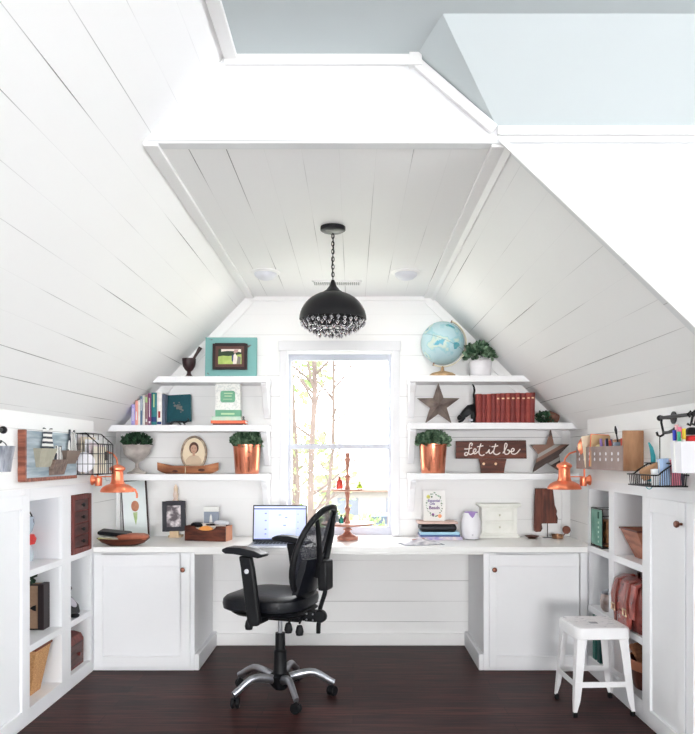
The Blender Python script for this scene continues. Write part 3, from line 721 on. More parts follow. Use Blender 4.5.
# ================================================================ copper wall lamps
def sconce(sx, xf, y, label, zb):
    t = thing('wall_lamp', label, 'lamp', (xf, y, 1.06)); m = M['copper_p']
    part('wall_plate', MB().lathe([(.001, 0), (.032, 0), (.032, .006), (.024, .012), (.018, .03), (.001, .032)], M=T(xf, y, 1.165) @ Ry(-sx*PI/2)).lathe([(.001, -.026), (.019, -.026), (.021, -.018), (.021, .022), (.016, .028), (.001, .03)], c=(xf-sx*.040, y, 1.155), n=20), m, t, w=True)
    cx_ = xf-sx*.155
    part('goose_neck', MB().tube([(xf-sx*.03, y+.012, 1.17), (xf-sx*.03, y+.012, 1.26), (xf-sx*.045, y+.01, 1.315), (xf-sx*.085, y, 1.338), (xf-sx*.125, y, 1.325), (xf-sx*.15, y, 1.295), (cx_, y, zb+.16)], .0055, 8), m, t, w=True)
    part('support_rod', MB().tube([(xf-sx*.03, y, 1.185), (cx_, y, 1.185)], .0035, 8), m, t, w=True)
    z = zb
    pr = [(.098, z), (.101, z+.003), (.098, z+.014), (.086, z+.030), (.064, z+.043), (.044, z+.050), (.038, z+.062), (.036, z+.075), (.034, z+.125), (.039, z+.128), (.046, z+.136), (.046, z+.146), (.034, z+.156), (.012, z+.166), (.001, z+.167)]
    pr_in = [(.001, z+.046), (.05, z+.040), (.08, z+.029), (.094, z+.012), (.098, z)]
    part('shade', MB().lathe(pr_in+pr, c=(cx_, y, 0), n=36), m, t, w=True)
    part('bulb', MB().ball((cx_, y, z+.03), .024, 14), pm('white_bulb', (240, 236, 225), .3), t, w=True)
    return t
t = sconce(-1, XL, 4.42, 'copper dome wall lamp on a curved arm, on the left wall above the worktop', 1.092)
part('cord', MB().tube([(XL+.155+.085, 4.42, 1.115), (XL+.155+.108, 4.42, 1.105), (XL+.155+.118, 4.42, 1.08), (XL+.155+.118, 4.42, 1.055)], .006, 8), M['copper_p'], t, w=True)
sconce(1, XR, 4.40, 'copper dome wall lamp on a curved arm, on the right wall below the perforated box', 1.110)

# ================================================================ left knee wall
# reclaimed board with pockets
by0, by1, bz0, bz1 = 3.45, 4.085, 1.192, 1.432; bf = XL+.034
t = thing('wall_organizer', 'weathered blue grey wooden board with three pockets hanging on the left wall', 'wall organizer', (XL, (by0+by1)/2, bz0))
part('board', MB().box(XL+.001, bf, by0, by1, bz0, bz1), mat('weathered_blue_grey_wood', (134, 150, 160), .7, col2=(182, 194, 202), scale=4, stretch=(1, 1, 9), bump=.2), t, w=True, bevel=.002)
rb = wood('reddish_brown_edge_wood', (110, 62, 50), (164, 100, 80))
part('edge_strip', MB().box(XL+.001, bf+.003, by0-.012, by0+.006, bz0-.004, bz1+.004).box(XL+.001, bf+.003, by0+.006, by1, bz0-.006, bz0+.012), rb, t, w=True, bevel=.002)
def pocket(ya, yb, za, zb, tap, m):
    d = .035
    pts = [(ya, zb), (yb, zb), (yb-tap, za), (ya+tap, za)]
    mb = MB(); vs = [(bf, y, z) for y, z in pts]+[(bf+d, y+(tap*.3 if i in (0, 3) else -tap*.3), z) for i, (y, z) in enumerate(pts)]
    vs2 = list(vs); vs2[6] = (bf+.012, vs[6][1], vs[6][2]); vs2[7] = (bf+.012, vs[7][1], vs[7][2])
    mb.add(vs2, [(0, 3, 7, 4), (1, 2, 6, 5), (2, 3, 7, 6), (4, 5, 6, 7)])
    return part('pocket', mb, m, t, w=True, smooth=False)
pocket(3.53, 3.745, 1.255, 1.348, .03, pm('khaki_canvas', (172, 168, 152), .9, scale=40))
pocket(3.71, 3.885, 1.212, 1.292, .004, M['barn'])
pocket(3.86, 4.075, 1.268, 1.340, .03, pm('brown_grey_tin', (124, 108, 98), .7, scale=20))
strm = bpy.data.materials.new('black_white_striped_cloth'); strm.use_nodes = True; nt = strm.node_tree; b_ = nt.nodes['Principled BSDF']; b_.inputs['Roughness'].default_value = .9
tt = nt.nodes.new('ShaderNodeTexCoord'); wv = nt.nodes.new('ShaderNodeTexWave'); wv.bands_direction = 'Z'; wv.inputs['Scale'].default_value = 13; wv.inputs['Distortion'].default_value = .6
rp = nt.nodes.new('ShaderNodeValToRGB'); rp.color_ramp.interpolation = 'CONSTANT'; rp.color_ramp.elements[0].color = (*lin((60, 62, 72)), 1); rp.color_ramp.elements[1].color = (*lin((236, 234, 230)), 1); rp.color_ramp.elements[1].position = .42
nt.links.new(tt.outputs['Object'], wv.inputs['Vector']); nt.links.new(wv.outputs['Fac'], rp.inputs['Fac']); nt.links.new(rp.outputs['Color'], b_.inputs['Base Color'])
strv = strm.copy(); strv.name = 'black_white_wavy_cloth'; strv.node_tree.nodes['Wave Texture'].bands_direction = 'Y'; strv.node_tree.nodes['Wave Texture'].inputs['Distortion'].default_value = 3; strv.node_tree.nodes['Wave Texture'].inputs['Scale'].default_value = 16
def cloth(yc, z0, z1, w, m, label, ears=True):
    x = bf+.014; h = z1-z0
    pts = [(yc-w*.62, z0), (yc+w*.62, z0), (yc+w*.45, z0+h*.45), (yc+w*.34, z0+h*.72), (yc+w*.40, z1), (yc+w*.26, z1-h*.02), (yc+w*.12, z1-h*.14), (yc-w*.12, z1-h*.14), (yc-w*.26, z1-h*.02), (yc-w*.40, z1), (yc-w*.34, z0+h*.72), (yc-w*.45, z0+h*.45)]
    one('folded_cloth', MB().prism(pts, 'x', x-.006, x+.006), m, label, 'cloth', 'patterned cloths tucked in the board pockets', bevel=.003)
cloth(3.665, 1.305, 1.452, .125, strm, 'black and white striped cloth in the leftmost, khaki pocket of the wall board')
cloth(3.80, 1.262, 1.365, .085, strv, 'black and white wavy patterned cloth in the lowest, dark pocket of the wall board')
cloth(3.985, 1.318, 1.455, .10, strv, 'grey patterned cloth in the pocket nearest the wire basket')

# bucket and rail at left edge
rl = thing('hook_rail', 'dark round-ended rail on the left wall at the left edge of the photo', 'rail', (XL, 2.9, 1.424))
part('rod', MB().tube([(-1.528, 2.55, 1.424), (-1.528, 3.175, 1.424)], .008, 10).ball((-1.528, 3.18, 1.424), .017), M['blackm'], rl, w=True)
part('mount', MB().tube([(XL, 3.14, 1.424), (-1.528, 3.14, 1.424)], .007).lathe([(.001, 0), (.022, 0), (.022, .005), (.001, .006)], M=T(XL, 3.14, 1.424) @ Ry(PI/2)), M['blackm'], rl, w=True)
one('hook', MB().tube([(-1.528, 3.10, 1.434), (-1.518, 3.10, 1.424), (-1.521, 3.10, 1.40), (-1.519, 3.10, 1.372), (-1.512, 3.10, 1.362), (-1.500, 3.10, 1.368), (-1.498, 3.10, 1.378)], .004, 8), M['blackm'], 'small dark hook hanging from the rail at the left edge of the photo', 'hook')
bk_ = thing('metal_bucket', 'small galvanized bucket hanging from the rail at the left edge of the photo', 'bucket', (-1.500, 3.10, 1.243))
galv = mat('galvanized_metal', (128, 132, 146), .35, metal=.7, col2=(196, 200, 210), scale=10, stretch=(6, 6, 1))
part('body', MB().lathe([(.001, .002), (.040, 0), (.046, .05), (.0475, .053), (.056, .106), (.058, .11), (.054, .108), (.039, .006), (.001, .006)], n=28), galv, bk_)
part('handle', MB().tube([(0, .056*math.cos(a), .10+.03*math.sin(a)) for a in [PI*i/12 for i in range(13)]], .0025, 6), M['blackm'], bk_)

# wire file basket
ya, yb, dd = 4.105, 4.355, .148; zb_, zt_, zf_ = 1.205, 1.440, 1.378
t = thing('wire_basket', 'black wire file basket mounted on the left wall, holding papers', 'basket', (XL, (ya+yb)/2, zb_))
wb = MB(); r_ = .0022; xa, xb = XL+.003, XL+dd
side = [(xa, zb_), (xb-.0, zb_), (xb, zf_), (xa+.075, zt_), (xa, zt_)]
def top_at(x): return zt_ if x < xa+.075 else zt_+(zf_-zt_)*(x-xa-.075)/(xb-xa-.075)
for y in (ya, yb):
    wb.tube([(x, y, z) for x, z in side], .0036, 6, closed=True)
    for i in range(1, 5):
        x = xa+(xb-xa)*i/5; wb.tube([(x, y, zb_), (x, y, top_at(x))], r_, 5)
    for z in (zb_+.06, zb_+.118, zf_): wb.tube([(xa, y, z), (xb, y, z)], r_, 5)
for (x, z) in side[:5]: wb.tube([(x, ya, z), (x, yb, z)], .0036, 6)
for i in range(1, 7):
    y = ya+(yb-ya)*i/7; wb.tube([(xb, y, zf_), (xb, y, zb_), (xa, y, zb_)], r_, 5)
for z in (zb_+.06, zb_+.118): wb.tube([(xb, ya, z), (xb, yb, z)], r_, 5)
part('wires', wb, M['blackm'], t, w=True)
part('label_plate', MB().box(xb, xb+.004, 4.21, 4.25, 1.285, 1.335), M['blackm'], t, w=True, bevel=.001)
for i, (dx, y0_, y1_, z1_, c, lab) in enumerate([(.02, .01, .22, 1.425, (232, 226, 230), 'white paper sheet nearest the wall in the wire file basket'), (.045, .015, .23, 1.42, (226, 214, 196), 'cream paper folder second from the wall in the wire file basket'),
      (.068, .012, .225, 1.405, (240, 240, 244), 'white paper in the middle of the wire file basket'), (.09, .02, .23, 1.385, (222, 208, 214), 'pinkish paper towards the front of the wire file basket'), (.115, .015, .22, 1.365, (236, 228, 214), 'off white paper at the front of the wire file basket')]):
    one('paper_sheet', MB().box(XL+dx, XL+dx+.004+.003*(i % 2), ya+y0_, ya+y1_, zb_+.005, z1_), pm('paper_%d' % i, c, .8, var=.02), lab, 'paper', 'papers in the wire basket')
one('oval_plate', MB().lathe([(.001, 0), (.05, 0), (.052, .004), (.001, .005)], c=(XL+.068, ya+.004, 1.275), n=32, M=Rx(PI/2) @ Matrix.Diagonal((1.2, 1.1, 1, 1))), pm('white_card', (242, 240, 246), .6, var=.01), 'white round card standing at the near end of the wire file basket', 'card')

# cubby contents, left
gj = thing('glass_jar', 'clear jar with a wire loop and a red band in the top left cubby', 'jar', (-1.762, 3.885, .750))
part('bowl', MB().lathe([(.001, .002), (.05, 0), (.055, .03), (.052, .06), (.04, .085), (.001, .086)]), pm('pale_grey_glass', (196, 208, 216), .15), gj)
part('band', MB().lathe([(.04, .085), (.062, .09), (.070, .115), (.058, .14), (.001, .142)], n=10), pm('red_enamel', (206, 52, 48), .35), gj, label='red enamel band')
part('glass_globe', MB().lathe([(.035, .142), (.048, .16), (.058, .20), (.055, .235), (.001, .25)]), pm('grey_blue_glass', (176, 190, 204), .15), gj)
part('wire_loop', MB().tube([(.055*math.cos(a), 0, .205+.075*math.sin(a)) for a in [PI*i/14 for i in range(15)]], .0035, 6), M['blackm'], gj)
cs = thing('suitcase', 'small tan case with black trim and a black latch in the middle left cubby', 'case', (-1.752, 3.92, .380))
part('body', MB().box(-.10, .098, -.03, .045, 0, .242), pm('tan_canvas', (158, 128, 104), .8, scale=60), cs, bevel=.008)
part('trim', MB().box(.068, .101, -.034, .046, 0, .245).box(-.10, .101, -.033, -.026, 0, .008).box(-.10, .101, -.033, -.026, .236, .246), pm('black_trim', (46, 36, 38), .5), cs, bevel=.004)
part('latch', MB().prism([(.028, .118), (.045, .13), (.06, .134), (.06, .102), (.045, .106)], 'y', -.040, -.032), M['black'], cs, bevel=.002)
one('small_plant', leaf_mb(MB().box(-1.775, -1.73, 3.90, 3.945, .626, .632, mi=1), (-1.75, 3.92, .655), (.04, .02, .03), 60, .028, random.Random(4)), [M['leafd'], M['black']], 'small dark green plant on top of the tan case in the middle left cubby', 'plant', smooth=False)
wk = thing('wicker_basket', 'tan woven flared basket with dark leather handles in the lowest left cubby', 'basket', (-1.745, 3.80, .076))
wic = mat('tan_wicker', (196, 142, 92), .7, col2=(224, 176, 124), scale=90, stretch=(1, 1, 2), bump=.5)
def flared(mb, a, b, h, t_=.008, mi=0, n=6):
    """open box flaring from half sizes a (bottom) to b (top)"""
    o = [(-1, -1), (1, -1), (1, 1), (-1, 1)]
    vs = [(x*a[0], y*a[1], 0) for x, y in o]+[(x*b[0], y*b[1], h) for x, y in o]+[(x*(b[0]-t_), y*(b[1]-t_), h) for x, y in o]+[(x*(a[0]-t_), y*(a[1]-t_), t_) for x, y in o]
    fs = [(3, 2, 1, 0), (12, 13, 14, 15)]
    for k_ in range(3):
        for j in range(4): fs.append((k_*4+j, k_*4+(j+1) % 4, (k_+1)*4+(j+1) % 4, (k_+1)*4+j))
    return mb.add(vs, fs, mi)
part('body', flared(MB(), (.088, .06), (.132, .095), .245), wic, wk, bevel=.006)
part('rim', MB().tube([(-.132, -.095, .245), (.132, -.095, .245), (.132, .095, .245), (-.132, .095, .245)], .007, 8, closed=True), pm('brown_rim', (118, 62, 44), .6), wk)
for y in (-.1, .1):
    part('handle', MB().tube([(.07, y, .17), (.078, y*1.05, .235), (.05, y*1.08, .262), (-.01, y*1.08, .25), (-.03, y, .20), (-.035, y*.95, .13)], .008, 6), pm('dark_leather_handle', (64, 38, 34), .6), wk)
one('cloth_bundle', cushion(MB(), .20, .14, .04, .26, .325, -1.745, 3.80, .01), pm('dark_grey_cloth', (70, 74, 78), .9), 'dark grey cloth bundle inside the tan woven basket', 'cloth')

dc = thing('drawer_chest', 'dark red wooden chest with four small drawers filling the top cubby beside the worktop', 'chest', (XL-.1, 4.245, .750))
part('body', MB().box(-.13, .095, -.150, .148, .001, .336), M['darkred'], dc, bevel=.003)
for i in range(4):
    z = .035+i*.07
    dr_ = part('drawer', MB().box(.094, .104, -.105, .105, z, z+.062), M['darkred2'], dc, bevel=.002)
    part('knob', MB().lathe([(.001, .022), (.010, .020), (.012, .012), (.006, .006), (.006, 0)], n=12, M=T(.103, 0, z+.031) @ Ry(PI/2)), M['black'], dr_)
part('frame', MB().box(.093, .108, -.150, -.112, .001, .336).box(.093, .108, .112, .148, .001, .336).box(.093, .108, -.112, .112, .001, .030).box(.093, .108, -.112, .112, .312, .336), M['darkred'], dc, bevel=.002)

# black vintage telephone
tp_ = thing('telephone', 'black old telephone in the middle cubby next to the worktop cabinet', 'telephone', (-1.70, 4.25, .380))
part('body', MB().prism([(-.085, 0), (.085, 0), (.075, .05), (.03, .10), (-.045, .11), (-.07, .06)], 'y', -.075, .075), M['black'], tp_, bevel=.012)
part('handset', MB().tube([(-.005, -.11, .135), (-.005, -.07, .155), (-.005, 0, .163), (-.005, .07, .155), (-.005, .11, .135)], [.022, .014, .012, .014, .022], 10), M['black'], tp_)
part('dial', MB().lathe([(.001, .006), (.036, .006), (.04, 0)], M=T(.056, 0, .078) @ Ry(PI*.27)), pm('light_dial', (190, 186, 196), .4), tp_, label='pale round dial')
one('mouse', MB().ball((-1.60, 4.18, .395), (.03, .022, .014)), M['black'], 'small black rounded object in front of the old telephone', 'mouse')
wbx = thing('wooden_box', 'dark domed wooden box with a knob in the lowest cubby beside the worktop cabinet', 'box', (-1.70, 4.25, .076))
part('body', MB().prism([(-.105, 0), (.085, 0), (.085, .15), (.07, .178), (.03, .19), (-.105, .19)], 'y', -.115, .115), M['darkred'], wbx, bevel=.004)
part('drawer', MB().box(.084, .09, -.095, .095, .02, .14), M['darkred2'], wbx, bevel=.002)
part('knob', MB().lathe([(.001, .022), (.011, .02), (.012, .010), (.005, .004), (.005, 0)], n=14, M=T(.09, 0, .08) @ Ry(PI/2)), pm('dark_red_knob', (110, 40, 36), .4), wbx)
# ================================================================ things on the worktop, left part
def arc(cx_, cz, r, a0, a1, n=10, sx=1.0): return [(cx_+sx*r*math.cos(a0+(a1-a0)*i/n), cz+r*math.sin(a0+(a1-a0)*i/n)) for i in range(n+1)]
# wooden dough bowl with magazines and pouch
bx_, by_ = X(122.5, 4.53), 4.545
bw_ = thing('wooden_bowl', 'long dark wooden bowl at the left end of the worktop holding magazines and a pouch', 'bowl', (bx_, by_, CT))
Mz = Matrix.Diagonal((1.75, 1, 1, 1))
part('body', MB().lathe([(.001, 0), (.050, 0), (.075, .015), (.092, .040), (.095, .044), (.090, .042), (.072, .020), (.048, .008), (.001, .007)], n=36, M=Mz), M['walnut'], bw_)
def slab(name, c, sx_, sy_, sz_, rot, m, label, cat, group=None, bevel=.003, **k):
    Mt = T(*c) @ rot; mb = MB().box(-sx_/2, sx_/2, -sy_/2, sy_/2, 0, sz_, M=Mt)
    return one(name, mb, m, label, cat, group, bevel=bevel, **k)
slab('magazine', (bx_-.055, by_-.005, CT+.038), .17, .105, .010, Ry(.10) @ Rx(.12), pm('green_yellow_print', (176, 178, 92), .5, col2=(226, 222, 200), scale=14), 'green and yellow magazine in the long wooden bowl, under the black one', 'magazine')
slab('magazine', (bx_-.062, by_, CT+.052), .165, .10, .007, Ry(.09) @ Rx(.12), pm('white_print', (222, 222, 216), .5, col2=(150, 150, 140), scale=18), 'pale magazine in the middle of the pile in the long wooden bowl', 'magazine')
slab('leather_folder', (bx_-.055, by_+.008, CT+.062), .19, .105, .024, Ry(.10) @ Rx(.1), M['leather_b'], 'black leather folder on top of the magazines in the long wooden bowl', 'folder', bevel=.010)
one('leather_pouch', cushion(MB(), .20, .11, .04, CT+.036, CT+.068, bx_+.062, by_-.004, .006, None), pm('brown_leather', (150, 84, 62), .45, col2=(178, 108, 84), bump=.2), 'reddish brown leather pouch lying in the right half of the long wooden bowl', 'pouch')

# botanical print leaning on the wall
pr_ = thing('framed_print', 'narrow framed botanical print with a red bulb and green stem leaning on the wall', 'picture', (X(136.5, 4.99), 4.985, CT))
R1 = Rx(math.radians(-4)) @ Ry(math.radians(-4.5))
W_, H_ = .175, .385
part('frame', MB().box(-W_/2, W_/2, 0, .016, 0, H_, M=T(0, 0, .007) @ R1), pm('dark_brown_frame', (48, 36, 36), .4), pr_, bevel=.0015)
part('print', MB().box(-W_/2+.008, W_/2-.008, -.002, 0, .008, H_-.008, M=T(0, 0, .007) @ R1), pm('cool_white_print', (232, 240, 240), .6, var=.01), pr_)
pp = T(0, 0, .007) @ R1
part('painted_bulb', MB().prism([(x, z) for x, z in arc(.004, .205, .037, 0, 2*PI, 24, .72)], 'y', -.0028, -.002, M=pp), pm('red_bulb', (172, 98, 84), .7, col2=(222, 176, 132), scale=9), pr_)
part('painted_stem', MB().prism([(-.012, .162), (.018, .165), (.014, .12), (.003, .075), (-.006, .115)], 'y', -.0028, -.002, M=pp), pm('green_stem', (150, 178, 118), .7, col2=(190, 206, 160), scale=20), pr_)

# black photo frame on a wooden baluster stand
fx, fy = X(173.5, 4.93), 4.94
sd_ = thing('candlestick', 'pale turned wooden stand holding up the black photo frame', 'stand', (fx, fy+.052, CT))
part('base', MB().box(-.045, .045, -.035, .035, 0, .014), pm('pale_pine', (218, 192, 158), .6), sd_, bevel=.003)
part('spindle', MB().lathe([(.028, .014), (.014, .03), (.012, .06), (.018, .09), (.011, .15), (.012, .22), (.020, .236), (.022, .25), (.014, .262), (.017, .275), (.019, .29), (.014, .312), (.015, .332), (.010, .350), (.001, .362)], n=20), mat('pale_turned_wood', (222, 200, 172), .6, col2=(232, 210, 204), scale=20), sd_)
fr = thing('photo_frame', 'black framed black and white photograph standing against a pale wooden stand', 'photo frame', (fx, fy, CT+.044))
R2 = Rx(math.radians(-5)) @ Ry(math.radians(-2)); fw_, fh_ = .158, .205
def frame_mb(w, h, b, d, Mx):
    mb = MB()
    for q in ((-w/2, -w/2+b, 0, h), (w/2-b, w/2, 0, h), (-w/2+b, w/2-b, 0, b), (-w/2+b, w/2-b, h-b, h)): mb.box(q[0], q[1], 0, d, q[2], q[3], M=Mx)
    return mb
part('frame', frame_mb(fw_, fh_, .030, .016, R2), pm('charcoal_frame', (44, 44, 52), .45), fr, bevel=.002)
ph = MB().box(-.051, .051, .006, .008, .028, fh_-.028, M=R2)
part('photo', ph, mat('grey_photo_tones', (96, 88, 94), .4, col2=(226, 218, 220), scale=17, cut=(.42, .56)), fr)
# small ledge block under the frame
part('foot', MB().box(-.03, .03, .0, .03, -.044, .002), pm('pale_pine_2', (218, 192, 158), .6), fr, bevel=.002)

# wooden organizer box with things in it
wx_, wy_ = X(208, 4.78), 4.80
ob = thing('wooden_desk_box', 'dark wooden tray box with a scooped front on the worktop left of the laptop', 'box', (wx_, wy_, CT))
Wd = .285; Dp = .12; Hh = .098; A = math.radians(-12)
scoop = [(-Wd/2, 0), (Wd/2, 0), (Wd/2, Hh)]+[(.075, Hh)]+[(.0+.075*math.cos(a), Hh-.030*math.sin(a)) for a in [PI*i/10 for i in range(1, 10)]]+[(-.075, Hh), (-Wd/2, Hh)]
part('front_panel', MB().prism(scoop, 'y', -Dp/2, -Dp/2+.01, M=Rz(A)), M['walnut'], ob, bevel=.0015)
part('side_panel', MB().box(Wd/2-.01, Wd/2, -Dp/2+.01, Dp/2, 0, Hh, M=Rz(A)), pm('lit_tan_wood_side', (172, 112, 84), .5, col2=(196, 136, 104), scale=8), ob, bevel=.0015, label='side panel painted lighter tan, as if lit')  # light falling on this side is painted into its wood colour
part('tray', MB().box(-Wd/2, -Wd/2+.01, -Dp/2+.01, Dp/2, 0, Hh, M=Rz(A)).box(-Wd/2+.01, Wd/2-.01, Dp/2-.01, Dp/2, 0, Hh, M=Rz(A)).box(-Wd/2+.01, Wd/2-.01, -Dp/2+.01, Dp/2-.01, 0, .01, M=Rz(A)), M['walnut'], ob)
MR = T(wx_, wy_, 0) @ Rz(A)
def inbox(mb): return mb
one('tape_roll', MB().lathe([(.030, -.012), (.062, -.012), (.062, .012), (.030, .012), (.030, -.012)], n=36, M=MR @ T(-.005, -.034, CT+.036) @ Rx(PI/2)), pm('orange_tape', (246, 168, 90), .5, var=.03), 'orange yellow roll showing in the scooped front of the wooden desk box', 'tape')
one('envelope', MB().box(-.09, .12, -.004, .002, CT+.012, CT+.112, M=MR), pm('envelope_white', (236, 234, 230), .7), 'white envelope standing behind the orange roll in the wooden desk box', 'envelope')
one('wallet', cushion(MB(), .09, .045, .012, CT+.085, CT+.112, 0, 0, .004, None, MR @ T(-.082, .012, 0)), M['leather_b'], 'black wallet at the left end of the wooden desk box', 'wallet')
one('cable_bundle', MB().tube([MR @ Vector((.01+.045*math.cos(i*.9)+.01*i/6, .012+.02*math.sin(i*.9), CT+.105+.003*math.sin(i))) for i in range(22)], .006, 6), M['black'], 'black bundled cable lying on the papers in the wooden desk box', 'cable')
one('game_controller', cushion(MB(), .10, .05, .02, CT+.105, CT+.127, 0, 0, .004, None, MR @ T(.085, .01, 0)), pm('pale_grey_plastic', (206, 208, 214), .4), 'pale grey flat plastic device lying on the right of the wooden desk box', 'device')
bc = thing('box_card', 'small grey and white boxed card standing behind the wooden desk box', 'box', (X(211, 4.90), 4.90, CT))
part('box', MB().box(-.048, .048, 0, .04, 0, .205), pm('grey_blue_card', (140, 150, 166), .7, col2=(156, 164, 178), scale=4), bc, bevel=.001)
part('lid', MB().box(-.05, .05, -.002, .042, .180, .212), M['paper'], bc, bevel=.001)
part('figure_print', MB().prism([(-.012, .10), (.010, .10), (.006, .15), (.0, .165), (-.008, .15)], 'y', -.001, 0), M['paper'], bc)

# ---------------------------------------------------------------- laptop
lx, ly = X(279.5, 4.60), 4.60
lp = thing('laptop', 'open silver laptop with a lit blue-white screen on the worktop behind the chair', 'laptop', (lx, ly, CT))
part('base', MB().box(-.172, .172, -.225, .005, .002, .014), M['chrome'], lp, bevel=.003)
kb = MB()
for r in range(5):
    for c_ in range(13): kb.box(-.145+c_*.0225, -.1265+c_*.0225, -.125+r*.022, -.107+r*.022, .0135, .0155)
part('keyboard', kb, M['black'], lp)
RS_ = T(0, .004, .014) @ Rx(math.radians(-9))
scr = part('screen', MB().box(-.172, .172, 0, .007, 0, .232, M=RS_), pm('dark_bezel', (34, 36, 46), .3), lp, bevel=.003)
def emi(name, col, s_=1.0): return mat(name, col, .3, var=.01, emit=s_)
part('display', MB().box(-.164, .164, -.001, 0, .013, .224, M=RS_), emi('display_pale_blue', (204, 214, 242), .42), scr)
ui = MB()
ui.box(-.164, .164, -.0018, -.001, .204, .210, mi=0, M=RS_)
ui.box(-.164, .164, -.0018, -.001, .011, .018, mi=0, M=RS_)
for xx, zz, w in ((-.09, .175, .012), (-.09, .13, .012), (-.09, .075, .012), (-.09, .045, .01), (.0, .165, .02), (.04, .15, .016), (.03, .10, .018), (.115, .17, .004), (.115, .12, .004), (.115, .08, .004)):
    ui.box(xx-w/2, xx+w/2, -.0018, -.001, zz, zz+.006, mi=1, M=RS_)
ui.box(-.15, -.04, -.0017, -.001, .205+.008, .219, mi=2, M=RS_); ui.box(-.07, .10, -.0016, -.001, .025, .198, mi=2, M=RS_)
part('page', ui, [emi('ui_dark_blue', (52, 66, 120), .4), emi('ui_grey', (130, 142, 178), .4), emi('ui_white', (222, 230, 250), .42)], scr)

# ---------------------------------------------------------------- three-level turned stand
kx, ky = X(347.5, 4.84), 4.84
s2 = thing('tiered_stand', 'turned wooden two-tier stand with round plates in front of the window', 'stand', (kx, ky, CT))
def zz(py): return Z(py, ky)-CT
pk = wood('pinkish_turned_wood', (160, 108, 92), (196, 142, 122), sc=5, st=(3, 3, 6), rough=.4)
part('base', MB().lathe([(.001, 0), (.068, 0), (.070, .008), (.070, .022), (.060, .028), (.035, .036), (.022, .05), (.018, .06), (.03, .064), (.03, .072), (.014, .075), (.001, .075)], n=36), pk, s2)
zl, zu = zz(523.3), zz(489.5)
part('plate', MB().lathe([(.001, zl-.012), (.15, zl-.011), (.174, zl-.007), (.178, zl+.005), (.170, zl+.004), (.001, zl+.001)], n=48), pk, s2)
def spindle(z0, z1, r=1):
    h = z1-z0; P_ = [(.016, 0), (.020, .03), (.016, .07), (.009, .16), (.013, .30), (.015, .38), (.020, .42), (.020, .46), (.011, .50), (.009, .60), (.013, .80), (.018, .92), (.02, 1)]
    return [(a*r, z0+b*h) for a, b in P_]
part('spindle', MB().lathe(spindle(.06, zl-.008), n=20).lathe([(.02, zl+.001)]+spindle(zl+.001, zu-.006)+[(.03, zu-.004)], n=20), pk, s2)
part('plate', MB().lathe([(.001, zu-.012), (.095, zu-.010), (.112, zu-.006), (.115, zu+.005), (.108, zu+.004), (.001, zu+.001)], n=48), pk, s2)
zt = zz(452.5)
part('finial', MB().lathe(spindle(zu+.001, zt-.045)+[(.026, zt-.043), (.025, zt-.038), (.013, zt-.034), (.015, zt-.02), (.018, zt-.012), (.015, zt-.003), (.001, zt)], n=20), pk, s2)
def bottle(px_, yo, zb, prof, col, lab, grp, cork=True):
    c = (X(px_, ky+yo), ky+yo, CT+zb+.001)
    t = thing('glass_bottle', lab, 'bottle', c, group=grp)
    part('body', MB().lathe(prof, n=20), mat('tinted_glass_%s' % lab.split()[0], col, .12, var=.05, trans=.35), t)
    h = prof[-1][1]
    if cork: part('stopper', MB().lathe([(.001, h-.002), (.006, h-.002), (.007, h+.010), (.001, h+.012)], n=12), pm('dark_cork', (92, 70, 56), .8), t)
gb = 'little coloured bottles on the turned stand'
bottle(339.5, -.03, zu+.005, [(.001, 0), (.019, 0), (.021, .004), (.021, .048), (.014, .058), (.008, .062), (.009, .070), (.001, .071)], (196, 64, 52), 'red glass bottle on the upper plate of the turned stand', gb)
bottle(359.5, -.02, zu+.005, [(.001, 0), (.018, .002), (.021, .012), (.016, .024), (.007, .032), (.006, .044), (.009, .050), (.001, .051)], (168, 196, 60), 'lime green glass flask on the upper plate of the turned stand', gb, False)
bottle(341.3, -.06, zl+.005, [(.001, 0), (.015, 0), (.016, .004), (.016, .030), (.009, .036), (.010, .044), (.001, .045)], (40, 138, 122), 'teal glass bottle on the lower plate of the turned stand', gb)
bottle(337.0, .01, zl+.005, [(.001, 0), (.014, 0), (.015, .004), (.013, .044), (.008, .052), (.009, .066), (.001, .067)], (150, 168, 176), 'smoky clear glass bottle at the back of the lower plate of the stand', gb)
bottle(345.2, .02, zl+.005, [(.001, 0), (.010, 0), (.011, .004), (.011, .032), (.006, .038), (.001, .039)], (128, 52, 58), 'small dark red glass bottle beside the spindle on the lower plate', gb)
bottle(334.2, -.04, zl+.005, [(.001, 0), (.011, 0), (.012, .004), (.010, .022), (.006, .028), (.001, .029)], (90, 110, 130), 'small blue grey bottle nearest the chair on the lower plate', gb)

# ---------------------------------------------------------------- worktop, right part
def book(c, w, d, h, rot, cov, label, group=None, pages=None):
    """lying book: spine towards the viewer"""
    t = thing('book', label, 'book', c, rot, group)
    part('cover', MB().box(-w/2, w/2, -d/2, d/2, 0, .003).box(-w/2, w/2, -d/2, d/2, h-.003, h).box(-w/2, w/2, -d/2, -d/2+.003, 0, h), cov, t, bevel=.0012)
    part('pages', MB().box(-w/2+.004, w/2-.004, -d/2+.003, d/2-.004, .003, h-.003), pages or M['paper'], t)
    return t
sx0 = X(438, 4.88)
z = CT
g = 'stack of flat books right of the window'
book((sx0-.0+.01, 4.905, z), .285, .19, .022, .0, mat('lilac_cover', (176, 164, 214), .5, col2=(232, 222, 226), scale=25), 'lilac and white book at the bottom of the stack right of the window', g); z += .023
book((sx0+.006, 4.905, z), .262, .19, .010, .02, pm('navy_cover', (84, 108, 160), .5), 'thin dark blue book second from the bottom of the stack right of the window', g); z += .011
book((sx0+.006, 4.907, z), .258, .185, .018, -.01, pm('sky_blue_cover', (166, 208, 230), .5), 'light blue book in the middle of the stack right of the window', g); z += .019
